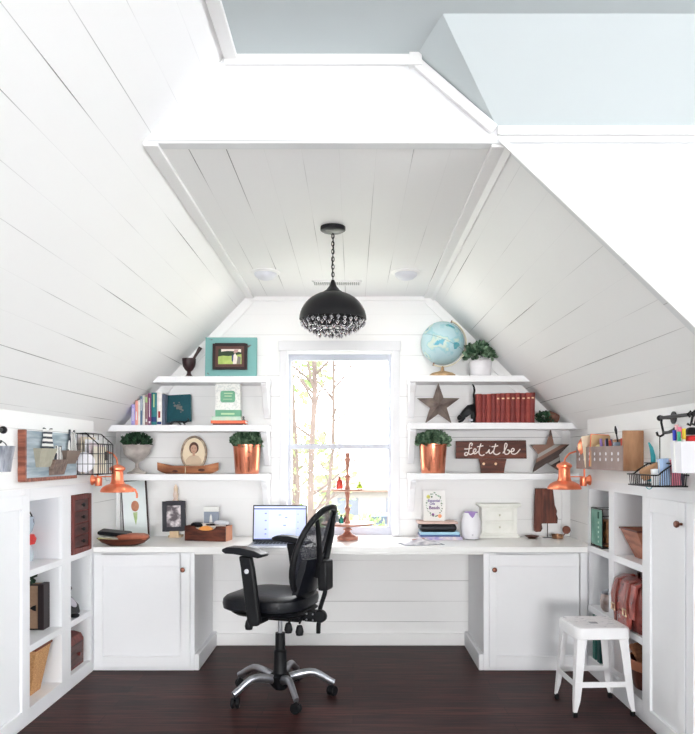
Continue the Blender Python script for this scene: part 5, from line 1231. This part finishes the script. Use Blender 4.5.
J = [(.030, 0, .085, .024), (.010, 0, .078, .023), (-.018, 0, .055, .020), (-.040, 0, .034, .017), (-.052, -.004, .024, .014), (-.066, -.006, .022, .009),
     (.042, 0, .105, .010), (.040, 0, .135, .0065), (.034, 0, .165, .0055), (.040, 0, .195, .0055), (.036, 0, .222, .005), (.026, 0, .240, .004),
     (.036, -.016, .05, .015), (.030, -.018, .024, .009), (.034, -.018, .006, .008), (.018, -.020, .004, .006),
     (.036, .016, .05, .015), (.030, .018, .024, .009), (.034, .018, .006, .008), (.018, .020, .004, .006),
     (-.030, -.014, .030, .010), (-.036, -.016, .008, .007), (-.056, -.017, .004, .005),
     (-.030, .014, .030, .010), (-.036, .016, .008, .007), (-.056, .017, .004, .005)]
Eg = [(0, 1), (1, 2), (2, 3), (3, 4), (4, 5), (0, 6), (6, 7), (7, 8), (8, 9), (9, 10), (10, 11), (0, 12), (12, 13), (13, 14), (14, 15), (0, 16), (16, 17), (17, 18), (18, 19), (2, 20), (20, 21), (21, 22), (2, 23), (23, 24), (24, 25)]
J = [(j[0]*1.12, j[1]*1.2, j[2]*(1.16 if j[2] < .1 else 1.04)+(.009 if j[2] >= .1 else 0), j[3]*1.35) for j in J]
cb = skin_obj('body', J, Eg, M['black'], ct)
part('ear', MB().add([(-.046, -.012, .034), (-.054, -.016, .030), (-.050, -.006, .032), (-.050, -.014, .050)], [(0, 1, 3), (1, 2, 3), (2, 0, 3), (0, 2, 1)]), M['black'], ct, smooth=False)
part('ear', MB().add([(-.046, .010, .034), (-.054, .012, .030), (-.050, .002, .032), (-.050, .010, .050)], [(0, 1, 3), (1, 2, 3), (2, 0, 3), (0, 2, 1)]), M['black'], ct, smooth=False)
part('label', MB().box(-.002, .026, -.036, -.030, .006, .020), pm('pale_grey_label', (180, 180, 190), .6), ct, label='small pale grey label')

# twelve red books
rb_ = [(476.3, 481.6, 393.8), (481.8, 486.3, 394.2), (486.5, 491.2, 394.0), (491.4, 495.8, 393.6), (496.0, 500.2, 393.4), (500.4, 505.6, 393.2), (505.8, 510.4, 393.0), (510.6, 515.6, 393.0), (515.8, 520.4, 392.8), (520.6, 525.4, 393.0), (525.6, 530.2, 392.6), (530.4, 535.2, 392.4)]
gold = pm('gilt_lettering', (226, 190, 150), .4, metal=.3)
places = ['leftmost of the red books, next to the black cat', 'second red book from the cat figurine', 'third red book from the cat figurine', 'fourth red book from the cat figurine', 'fifth red book from the cat figurine, first with a gilt mark', 'sixth red book from the cat figurine', 'seventh red book from the cat figurine', 'fifth red book from the right end of the red set', 'fourth red book from the right end of the red set', 'third red book from the right end of the red set', 'second red book from the right end of the red set', 'rightmost of the red books, leaning towards the sloped ceiling']
for i, (a, b, tpy) in enumerate(rb_):
    deco = [('gilt_mark', .80, .845, gold, .5)] if i >= 4 else None
    upright(a-.6*(i > 10), b-.6*(i > 10), tpy, 4.84, S2+.0006, mat('red_cloth_%d' % i, [(134, 56, 50), (122, 48, 46), (142, 60, 52), (116, 46, 44)][i % 4], .55, var=.1, scale=30), places[i], 'set of red books', lean=.0 if i < 9 else .02, deco=deco, depth=.13)
# tipped pot
tpx = X(554, 4.92)
tpp = thing('terracotta_pot', 'small brown pot lying on its side under the slope, right of the red books', 'pot', (tpx, 4.92, S2+.040))
part('body', MB().lathe([(.001, -.03), (.028, -.03), (.036, .028), (.040, .028), (.040, .040), (.033, .040), (.025, -.02), (.001, -.02)], n=24, M=Ry(math.radians(-78))), pm('brown_clay', (134, 88, 74), .8, col2=(96, 66, 56)), tpp)
one('potted_plant', leaf_mb(MB(), (tpx-.068, 4.91, S2+.040), (.05, .04, .034), 260, .022, random.Random(41)), M['leafd'], 'small dark green plant spilling from the tipped brown pot', 'plant', smooth=False)

# wooden sign
sg = thing('wooden_sign', 'dark wooden Let it be sign with white script lettering on the lowest right shelf', 'sign', (X(491.5, 4.90), 4.91, S3))
def sx_(px_): return X(px_, 4.90)-X(491.5, 4.90)
def sz_(py): return Z(py, 4.90)-S3
part('board', MB().prism([(sx_(456), sz_(458.6)), (sx_(526.8), sz_(458.6)), (sx_(526), sz_(440.2)), (sx_(456), sz_(441))], 'y', -.012, .012), M['walnut'], sg, bevel=.0015)
part('stand', MB().prism([(sx_(481.2), .0), (sx_(503.8), 0), (sx_(504.8), .045), (sx_(506.5), sz_(458.8)), (sx_(479), sz_(458.8)), (sx_(480.6), .05)], 'y', -.014, .02), M['walnut'], sg, bevel=.0015)
for p_ in (483.6, 495.6): part('rivet', MB().lathe([(.001, .004), (.008, .002), (.009, 0)], n=14, M=T(sx_(p_), -.014, sz_(463.8)) @ Rx(PI/2)), pm('pale_gold_rivet', (238, 206, 166), .3, metal=.4), sg)
def stroke(pts, r=.0042):
    """smooth pen stroke through pixel-like letter coordinates (u right, v up, in mm)"""
    P_ = [Vector((a/1000, -.0135, b/1000)) for a, b in pts]; out = []
    for i in range(len(P_)-1):
        p0, p1, p2, p3 = P_[max(i-1, 0)], P_[i], P_[i+1], P_[min(i+2, len(P_)-1)]
        for j in range(5):
            t_ = j/5; out.append(.5*((2*p1)+(p2-p0)*t_+(2*p0-5*p1+4*p2-p3)*t_*t_+(3*p1-p0-3*p2+p3)*t_**3))
    out.append(P_[-1]); return MB().tube(out, r, 6, sq=.5)
u0 = sx_(456)*1000; v0 = sz_(458.6)*1000; kk = (sx_(526.8)-sx_(456))*1000/650.0    # crop coordinates of the lettering
def S(*pts): return stroke([(u0+(a-12)*kk, v0+(217-b)*kk) for a, b in pts])
ltr = MB()
for s_ in (
    S((155, 100), (160, 80), (148, 74), (136, 90), (132, 125), (126, 160), (112, 185), (94, 186), (92, 168), (108, 160), (128, 172), (146, 180)),
    S((88, 128), (120, 128), (158, 118)),
    S((146, 180), (165, 168), (190, 150), (194, 132), (180, 128), (170, 150), (178, 172), (196, 168), (215, 150)),
    S((240, 78), (228, 120), (222, 160), (234, 184), (256, 188), (272, 178)), S((205, 108), (235, 104), (262, 98)),
    S((284, 168), (300, 158), (318, 132), (314, 155), (322, 170), (340, 162), (352, 145)), S((322, 104), (324, 102)),
    S((376, 80), (364, 120), (356, 158), (370, 176), (392, 178), (416, 162)), S((338, 108), (372, 104), (398, 98)),
    S((442, 168), (458, 140), (478, 100), (476, 80), (464, 78), (458, 100), (456, 140), (460, 172), (482, 176), (500, 160), (496, 138), (480, 140)),
    S((500, 150), (520, 152), (540, 146), (544, 130), (530, 124), (518, 142), (522, 168), (546, 176), (572, 164), (590, 142), (600, 130))):
    join(ltr, s_)
part('lettering', ltr, pm('white_script', (238, 228, 222), .6), sg)

# striped wooden star
ws = thing('wooden_star', 'striped reclaimed wood star at the right end of the lowest right shelf', 'star', (X(550.5, 4.93), 4.94, S3))
wsm = bpy.data.materials.new('striped_reclaimed_wood'); wsm.use_nodes = True; nt = wsm.node_tree; b_ = nt.nodes['Principled BSDF']; b_.inputs['Roughness'].default_value = .6
tt = nt.nodes.new('ShaderNodeTexCoord'); mp = nt.nodes.new('ShaderNodeVectorMath'); mp.operation = 'DOT_PRODUCT'; mp.inputs[1].default_value = (-.5*46, 0, .866*46)
wn_ = nt.nodes.new('ShaderNodeTexWhiteNoise'); wn_.noise_dimensions = '1D'; fl = nt.nodes.new('ShaderNodeMath'); fl.operation = 'FLOOR'
rp = nt.nodes.new('ShaderNodeValToRGB'); rp.color_ramp.interpolation = 'CONSTANT'; E = rp.color_ramp.elements; E[0].color = (*lin((64, 48, 46)), 1); E[1].position = .85; E[1].color = (*lin((160, 156, 152)), 1)
for p_, c_ in ((.3, (92, 70, 64)), (.5, (128, 94, 78)), (.68, (74, 58, 54))): e = E.new(p_); e.color = (*lin(c_), 1)
nt.links.new(tt.outputs['Object'], mp.inputs[0]); nt.links.new(mp.outputs['Value'], fl.inputs[0]); nt.links.new(fl.outputs[0], wn_.inputs['W']); nt.links.new(wn_.outputs['Value'], rp.inputs['Fac']); nt.links.new(rp.outputs['Color'], b_.inputs['Base Color'])
def q2(px_, py): return (X(px_, 4.93)-X(550.5, 4.93), Z(py, 4.93)-S3+.001)
sp2 = [q2(551, 429.2), q2(554, 444.3), q2(569.5, 444.5), q2(559.3, 454.8), q2(562, 472.5), q2(547.2, 463.2), q2(533, 472.6), q2(538.5, 454), q2(530.5, 444.6), q2(546.6, 444.6)]
part('body', MB().prism(sp2, 'y', -.010, .010), wsm, ws, bevel=.001)

# ================================================================ right knee wall
oy0, oy1, ox = 3.582, 4.325, 1.330
og = thing('wall_organizer', 'wooden wall box with a perforated grey metal front, holding stationery on the right wall', 'wall organizer', (XR, (oy0+oy1)/2, 1.236))
tw_ = mat('golden_brown_plank', (134, 92, 64), .6, col2=(192, 148, 112), scale=4, stretch=(3, 3, 1), bump=.2)
part('end_board', MB().box(ox, XR-.001, oy0, oy0+.018, 1.236, 1.436), tw_, og, w=True, bevel=.002)
part('end_board', MB().box(ox, XR-.001, oy1-.018, oy1, 1.236, 1.362), tw_, og, w=True, bevel=.002)
part('back_board', MB().box(XR-.014, XR-.001, oy0+.018, oy1-.018, 1.236, 1.40), tw_, og, w=True)
part('bottom_board', MB().box(ox, XR-.014, oy0+.018, oy1-.018, 1.236, 1.248), tw_, og, w=True)
part('metal_front', MB().box(ox-.003, ox, oy0, oy1, 1.236, 1.362), mat('grey_brown_metal', (128, 110, 106), .5, metal=.3, col2=(152, 134, 128), scale=10), og, w=True)
hl = MB()
for i in range(8):
    yy = oy0+.06+i*(oy1-oy0-.12)/7.0
    for zz_ in (1.292, 1.322):
        hl.lathe([(.001, .0008), (.0085, .0008), (.0085, 0)], n=12, M=T(ox-.003, yy, zz_) @ Ry(-PI/2) @ Matrix.Diagonal((1.1, 1.3, 1, 1)))
part('front_holes', hl, pm('light_through_holes', (226, 224, 228), .8), og, w=True)
oz = 1.249
def stand_(name, x, y, w, d, h, rot, m, label, cat, grp=None): 
    Mt = T(x, y, oz) @ rot; return one(name, MB().box(-w/2, w/2, -d/2, d/2, 0, h, M=Mt), m, label, cat, grp, bevel=.002)
t = thing('tape_ring', 'orange ring of tape standing at the far end of the perforated wall box', 'tape', (1.372, 4.235, oz+.068))
part('roll', MB().lathe([(.036, -.018), (.064, -.018), (.064, .018), (.036, .018), (.036, -.018)], n=32, M=T(0, 0, .048) @ Rz(.35) @ Rx(PI/2)), M['copper_p'], t)
stand_('envelope', 1.365, 4.15, .085, .006, .180, Ry(-.12), M['cream'], 'cream envelope leaning in the wall box, right of the orange ring', 'envelope')
stand_('folder', 1.375, 4.06, .105, .012, .178, Ry(.05), pm('tan_kraft', (206, 172, 132), .7), 'tan kraft folder with an orange edge in the wall box', 'folder')
stand_('folder', 1.375, 4.075, .110, .004, .183, Ry(.05), pm('orange_edge_paper', (232, 128, 92), .6), 'thin orange folder directly behind the tan kraft one in the wall box', 'folder')
for i, (x, y, h, c, lab) in enumerate([(1.355, 3.955, .155, (150, 120, 196), 'purple marker standing in the wall box'), (1.375, 3.93, .148, (186, 160, 214), 'lilac marker standing in the wall box'), (1.358, 3.87, .155, (36, 40, 56), 'black marker standing in the wall box'), (1.372, 3.845, .150, (60, 72, 118), 'dark blue marker standing in the wall box'), (1.35, 3.80, .142, (196, 62, 52), 'red pen standing in the wall box'), (1.36, 3.66, .150, (196, 74, 62), 'red pencil near the wooden end of the wall box')]):
    t = thing('marker', lab, 'pen', (x, y, oz), 0, 'pens in the wall box')
    pmx = pm('pen_col_%d' % i, c, .4)
    part('barrel', MB().tube([(0, 0, 0), (-.006, 0, h*.7)], .006, 10), pm('pen_barrel_%d' % i, (214, 210, 220), .4), t); part('cap', MB().tube([(-.006, 0, h*.7), (-.009, 0, h)], [.0075, .0065], 10), pmx, t)
t = thing('pen_cup', 'pale lilac pen cup inside the wall box', 'cup', (1.368, 3.90, oz)); part('body', MB().lathe([(.001, 0), (.032, 0), (.036, .110), (.033, .110), (.03, .004), (.001, .004)], n=24), pm('lilac_cup', (196, 196, 222), .3), t)
t = thing('glass_tumbler', 'grey blue glass tumbler of tools near the wooden end of the wall box', 'cup', (1.372, 3.72, oz)); part('body', MB().lathe([(.001, 0), (.036, 0), (.044, .132), (.041, .132), (.033, .004), (.001, .004)], n=24), mat('blue_grey_glass', (150, 170, 190), .1, trans=.5), t)
for i, (a, b) in enumerate([((1.372, 3.72), (1.345, 3.735)), ((1.372, 3.725), (1.375, 3.70)), ((1.365, 3.715), (1.40, 3.72))]):
    hgt = (.205, .15, .155)[i]
    t = thing('paintbrush', ['tall black-handled brush rising from the grey blue tumbler', 'short dark brush in the grey blue tumbler', 'brown brush leaning right in the grey blue tumbler'][i], 'brush', (a[0], a[1], oz+.01), 0, 'brushes in the tumbler')
    d_ = Vector((b[0]-a[0], b[1]-a[1], hgt)); part('handle', MB().tube([(0, 0, 0), d_*.8], .0035, 8), M['black'], t); part('tip', MB().tube([d_*.8, d_*.9, d_], [.005, .0075, .003], 8), pm('brush_tip_%d' % i, [(40, 40, 46), (52, 50, 54), (150, 104, 78)][i], .6), t)
one('cream_ball', MB().ball((1.352, 4.00, oz+.105), .020, 14), pm('cream_yellow', (224, 214, 158), .6), 'small cream yellow ball between the tan folder and the purple marker', 'ball')

# rail with basket and bin
rx = 1.385; rz_ = 1.481
rl = thing('hook_rail', 'black iron rail with hooks on the right wall at the right edge of the photo', 'rail', (XR, 2.95, rz_))
part('rod', MB().tube([(rx, 2.66, rz_), (rx, 3.28, rz_)], .008, 10).ball((rx, 3.285, rz_), .014), M['blackm'], rl, w=True)
for yy in (3.245,):
    part('mount', MB().tube([(XR, yy, rz_), (rx, yy, rz_)], .008).lathe([(.001, 0), (.028, 0), (.028, .006), (.001, .007)], n=20, M=T(XR, yy, rz_) @ Ry(-PI/2)), M['blackm'], rl, w=True)
for yy in (2.99, 2.955):
    one('hook', MB().tube([(rx, yy, rz_-.010), (rx-.012, yy, rz_), (rx, yy, rz_+.013), (rx+.011, yy, rz_), (rx+.006, yy, rz_-.03), (rx, yy, rz_-.045), (rx-.012, yy, rz_-.038)], .005, 8), M['blackm'], ('empty black hook on the right rail, further from the basket' if yy < 2.97 else 'empty black hook on the right rail, nearer the basket'), 'hook', 'empty hooks on the right rail')
one('hook', MB().tube([(rx, 3.262, rz_+.010), (rx-.004, 3.262, rz_-.02), (rx+.002, 3.255, rz_-.062), (rx-.004, 3.24, rz_-.076), (rx-.022, 3.23, rz_-.084), (rx-.036, 3.225, rz_-.078), (rx-.040, 3.225, rz_-.064)], .005, 8).tube([(rx+.002, 3.25, rz_-.068), (rx+.004, 3.20, rz_-.066), (rx+.004, 3.14, rz_-.058)], [.007, .007, .009], 8).lathe([(.001, -.004), (.012, -.004), (.012, .004), (.001, .006)], n=14, M=T(rx+.004, 3.135, rz_-.058) @ Rx(PI/2)), M['blackm'], 'large black double hook at the end of the right rail, above the hanging basket', 'hook')
bx_c, by_c = 1.346, 3.225; W2, D2 = .079, .135; zb2, zr2 = 1.180, 1.228
hb = thing('hanging_basket', 'black wire basket with scalloped handles hanging from the rail on the right wall', 'basket', (bx_c, by_c, zb2))
wb = MB(); rr_ = .0017
def rimz(u): return (zr2-zb2)+.055*max(0, math.cos(u*PI*.62))**2 if True else 0
for y in (-D2, D2):
    top = [(x, y, (zr2-zb2)+.050*(max(0, 1-abs((x-.02)/W2)*1.15))**.8) for x in [(-1+i/10)*W2 for i in range(21)]]
    wb.tube(top, .0034, 6)
    for i in range(1, 20): wb.tube([top[i], (top[i][0]*.96, y*.96, 0)], rr_, 4)
for x in (-W2, W2):
    wb.tube([(x, -D2, zr2-zb2), (x, D2, zr2-zb2)], .0034, 6)
    for i in range(1, 12):
        y = -D2+2*D2*i/12; wb.tube([(x, y, zr2-zb2), (x*.96, y*.96, 0)], rr_, 4)
a, b = W2*.96, D2*.96
wb.tube([(-a, -b, 0), (a, -b, 0), (a, b, 0), (-a, b, 0)], .0034, 6, closed=True)
for i in range(1, 12): wb.tube([(-a+2*a*i/12, -b, 0), (-a+2*a*i/12, b, 0)], rr_, 4)
for i in range(1, 5): wb.tube([(-a, -b+2*b*i/5, 0), (a, -b+2*b*i/5, 0)], rr_, 4)
part('wires', wb, M['blackm'], hb)
part('hanger', MB().tube([(.013, .0, rz_-.086-zb2), (.013, 0, .098)], .0022, 6).tube([(.0, D2, .098), (.013, 0, .100), (.0, -D2, .098)], .003, 6), M['blackm'], hb)
one('cutting_board', cushion(MB(), .115, .010, .005, 0, .055, 0, 0, .001, None, T(bx_c-.004, by_c+.0, zb2+.040) @ Rz(-.35) @ Ry(-.42)), pm('tan_board', (180, 140, 104), .6), 'small tan wooden oval leaning in the hanging wire basket', 'board')
gk = 'notebooks in the hanging basket'
for i, (dx, dy, w, h, c, lab) in enumerate([(.000, -.085, .040, .115, (160, 188, 224), 'blue striped notebook in the near half of the hanging wire basket'), (.044, -.090, .040, .112, (214, 120, 140), 'pink red notebook right of the blue one in the hanging wire basket'), (.071, -.09, .012, .075, (52, 56, 72), 'dark notebook at the right end of the hanging wire basket'), (-.035, -.07, .024, .07, (226, 232, 236), 'white notebook left of the blue one in the hanging wire basket')]):
    t = thing('notebook', lab, 'notebook', (bx_c+dx, by_c+dy, zb2+.004), 0, gk)
    part('cover', MB().box(-w/2, w/2, -.010, -.008, 0, h, M=Ry(-.08)).box(-w/2, w/2, .008, .010, 0, h, M=Ry(-.08)), mat('nb_%d' % i, c, .6, col2=tuple(min(255, v+26) for v in c), scale=1, stretch=(160, 1, 1)), t)
    part('pages', MB().box(-w/2+.002, w/2-.002, -.008, .008, .002, h-.003, M=Ry(-.08)), M['paper'], t)
one('teal_strap', MB().tube([(1.405, 3.46, 1.375), (1.415, 3.455, 1.35), (1.418, 3.44, 1.31), (1.415, 3.43, 1.26), (1.40, 3.44, 1.19)], [.004, .009, .012, .012, .008], 8, sq=.35).tube([(1.40+.014*math.cos(q), 3.44, 1.168+.014*math.sin(q)) for q in [2*PI*i/16 for i in range(16)]], .002, 6, closed=True), mat('bright_teal', (64, 166, 176), .5, var=.1), 'curved teal strip hanging on the wall between the wall box and the wire basket', 'strap')
bn = thing('storage_bin', 'white metal bin of markers hanging at the right edge of the photo', 'bin', (1.378, 3.00, 1.240))
part('body', flared(MB(), (.044, .045), (.050, .050), .130, .003), pm('white_tin', (240, 240, 246), .35, var=.01), bn, bevel=.002)
for i, (dx, dy, h, c, lab) in enumerate([(-.038, -.02, .165, (60, 160, 130), 'green marker at the left of the white bin'), (-.026, .0, .185, (232, 120, 150), 'pink marker in the white bin'), (-.014, -.01, .178, (226, 200, 70), 'yellow green marker in the white bin'), (-.030, .02, .195, (240, 190, 190), 'pale pink pen standing tallest in the white bin'), (-.044, .01, .172, (50, 60, 170), 'blue pen at the left of the white bin')]):
    t = thing('marker', lab, 'pen', (1.378+dx, 3.00+dy, 1.245), 0, 'markers in the white bin'); part('barrel', MB().tube([(0, 0, 0), (-.004, 0, h*.75)], .006, 8), M['paper'], t); part('cap', MB().tube([(-.004, 0, h*.75), (-.006, 0, h)], .0075, 8), pm('cap_%d' % i, c, .4), t)
one('pencil_case', cushion(MB(), .05, .06, .015, 1.360, 1.392, 1.392, 2.99, .003), pm('bright_red', (206, 44, 44), .4), 'bright red case in the white bin under the black one', 'case')
one('glasses_case', cushion(MB(), .045, .05, .015, 1.397, 1.422, 1.392, 2.99, .006), M['black'], 'black rounded case on top of the red one in the white bin', 'case')

# ================================================================ cubbies, right
# green file crate
gc = thing('green_crate', 'green metal crate with a slotted side in the top cubby beside the worktop', 'crate', (1.518, 4.305, .771))
gmt2 = mat('green_metal', (84, 138, 122), .45, col2=(132, 176, 160), scale=8)
part('side_panel', MB().box(-.075, -.070, -.085, .105, .012, .222), gmt2, gc, bevel=.002)
part('wire_frame', MB().tube([(-.073, -.088, .004), (-.073, -.088, .228), (.10, -.088, .228), (.10, -.088, .004)], .004, 6, closed=True).tube([(-.073, .105, .004), (-.073, .105, .228), (.10, .105, .228), (.10, .105, .004)], .004, 6, closed=True).tube([(-.073, -.088, .228), (-.073, .105, .228)], .004, 6).tube([(-.073, -.088, .004), (-.073, .105, .004)], .004, 6).tube([(-.073, -.088, .19), (.10, -.088, .19)], .003, 6).tube([(-.073, -.088, .03), (.10, -.088, .03)], .003, 6), M['blackm'], gc)
sl_ = MB()
for i in range(5): sl_.box(-.077, -.075, -.035, -.020, .03+i*.028, .042+i*.028)
part('slots', sl_, pm('pale_slot', (190, 214, 204), .5), gc)
part('latch', MB().box(-.079, -.075, -.036, -.018, .172, .212), pm('dark_green_latch', (40, 80, 70), .5), gc)
one('wooden_block', MB().box(1.475, 1.60, 4.235, 4.38, .778, .93), M['tan'], 'brown wooden object inside the green metal crate', 'block', bevel=.006)
# wooden trough
tg = thing('wooden_trough', 'flared reddish wooden trough in the top cubby above the leather bag', 'trough', (1.60, 3.80, .771))
part('body', flared(MB(), (.095, .085), (.165, .12), .155, .012), mat('cedar_wood', (132, 78, 58), .5, col2=(180, 120, 94), scale=6, stretch=(1, 1, 5), bump=.2), tg, bevel=.003)
part('rim', MB().tube([(-.165, -.12, .155), (.165, -.12, .155), (.165, .12, .155), (-.165, .12, .155)], .005, 6, closed=True), pm('dark_rim', (96, 56, 50), .5), tg)
# leather bag
lb = thing('leather_bag', 'red-brown leather satchel with two buckled straps in the cubby behind the stool', 'bag', (1.520, 3.795, .409))
lm_ = mat('red_brown_leather', (96, 40, 38), .24, col2=(156, 78, 70), scale=14, bump=.6, coat=.35)
def bulged(w, d, h, nx=8, nz_=8, dx=.02):
    mb = MB(); vs = []; 
    for k_ in range(nz_+1):
        f = k_/nz_; s_ = 1+.10*math.sin(PI*f)-.05*f
        for x, y in rrect(w*s_, d*s_, .035, 4): vs.append((x+.01*math.sin(y*40+f*5)*(abs(x) > w*.4), y, h*f))
    n = 20
    fs = [tuple(range(n-1, -1, -1)), tuple(range(nz_*n, (nz_+1)*n))]
    for k_ in range(nz_):
        for j in range(n): fs.append((k_*n+j, k_*n+(j+1) % n, (k_+1)*n+(j+1) % n, (k_+1)*n+j))
    return mb.add(vs, fs)
part('body', bulged(.17, .30, .24), lm_, lb)
fl_ = [(.09, .243), (-.05, .268), (-.105, .245), (-.122, .16), (-.118, .075), (-.106, .075), (-.108, .16), (-.09, .235), (-.04, .255), (.09, .232)]
part('flap', MB().prism(fl_, 'y', -.155, .158), lm_, lb, bevel=.005)
for y in (-.075, .085):
    s_ = part('strap', MB().prism([(-.02, .272), (-.112, .250), (-.130, .16), (-.124, .02), (-.118, .02), (-.122, .16), (-.104, .245), (-.02, .264)], 'y', y-.016, y+.016), pm('strap_leather', (122, 58, 50), .35), lb, bevel=.002)
    part('buckle', MB().tube([(-.135, y-.022, .118), (-.135, y+.022, .118), (-.133, y+.022, .085), (-.133, y-.022, .085)], .004, 6, closed=True), mat('antique_brass', (176, 150, 124), .3, metal=.8), s_)
part('front_pocket', MB().box(-.128, -.100, -.10, .05, .015, .10), lm_, lb, bevel=.012, seg=3)
part('handle', MB().tube([(.0, -.07, .262), (-.01, -.055, .288), (-.01, 0, .296), (-.01, .055, .288), (.0, .07, .262)], .008, 8), pm('dark_handle', (52, 30, 32), .4), lb)
one('scarf', cushion(MB(), .10, .20, .03, .664, .700, 1.575, 3.78, .008), pm('dark_maroon_fabric', (58, 38, 44), .8), 'dark maroon bundled fabric on top of the leather satchel', 'fabric')
# tin jar
tj = thing('metal_jar', 'round silver jar with a brown band in the middle cubby beside the leather satchel', 'jar', (1.497, 4.235, .409))
part('body', MB().lathe([(.001, 0), (.042, 0), (.055, .02), (.058, .06), (.052, .095), (.048, .10), (.001, .102)], n=28), mat('silver_bronze_jar', (150, 128, 120), .3, metal=.6, col2=(206, 200, 200), scale=12), tj)
part('lid', MB().lathe([(.05, .10), (.052, .112), (.02, .122), (.006, .13), (.010, .142), (.001, .148)], n=24), M['chrome'], tj)
one('hand_tool', MB().tube([(1.50, 4.15, .575), (1.53, 4.14, .582), (1.57, 4.13, .575)], .007, 8).tube([(1.57, 4.13, .575), (1.58, 4.13, .41)], .005, 8), M['black'], 'small black handled tool above the silver jar in the middle cubby', 'tool')
for nm, x, y, h, c, lab in (('teal_binder', 1.50, 4.34, .262, (52, 110, 102), 'teal green binder standing in the lowest cubby, taller of the two'), ('teal_book', 1.50, 4.26, .225, (40, 88, 86), 'dark teal book standing in the lowest cubby, seen through the stool')):
    t = thing(nm, lab, 'book', (x, y, .101)); part('cover', MB().box(-.06, .10, -.022, -.018, 0, h).box(-.06, .10, .018, .022, 0, h).box(-.064, -.06, -.022, .022, 0, h), pm(nm+'_cloth', c, .6), t, bevel=.001); part('pages', MB().box(-.058, .095, -.018, .018, .003, h-.004), M['paper'], t)
# round basket with bundle
rbk = thing('round_basket', 'round brown wooden basket in the lowest cubby behind the stool', 'basket', (1.59, 3.80, .101))
part('body', MB().lathe([(.001, 0), (.115, 0), (.12, .01), (.14, .145), (.146, .15), (.134, .15), (.115, .014), (.001, .012)], n=36), M['walnutv'], rbk)
part('rim', MB().lathe([(.14, .10), (.149, .104), (.151, .15), (.146, .155), (.138, .15), (.138, .10)], n=36), mat('lighter_brown_band', (176, 112, 84), .5, var=.1), rbk)
for i in range(5):
    a = .3+i*.35
    one('wooden_spoon', MB().tube([(1.53+i*.018, 3.80+i*.015, .16), (1.475+i*.02, 3.84+i*.012, .29), (1.465+i*.02, 3.85+i*.012, .315)], [.006, .009, .016], 8, sq=.5), wood('spoon_wood_%d' % i, (150, 92, 62), (190, 136, 98)), 'brown wooden utensil in the round basket, one of a leaning bundle', 'utensil', 'wooden utensils in the round basket')
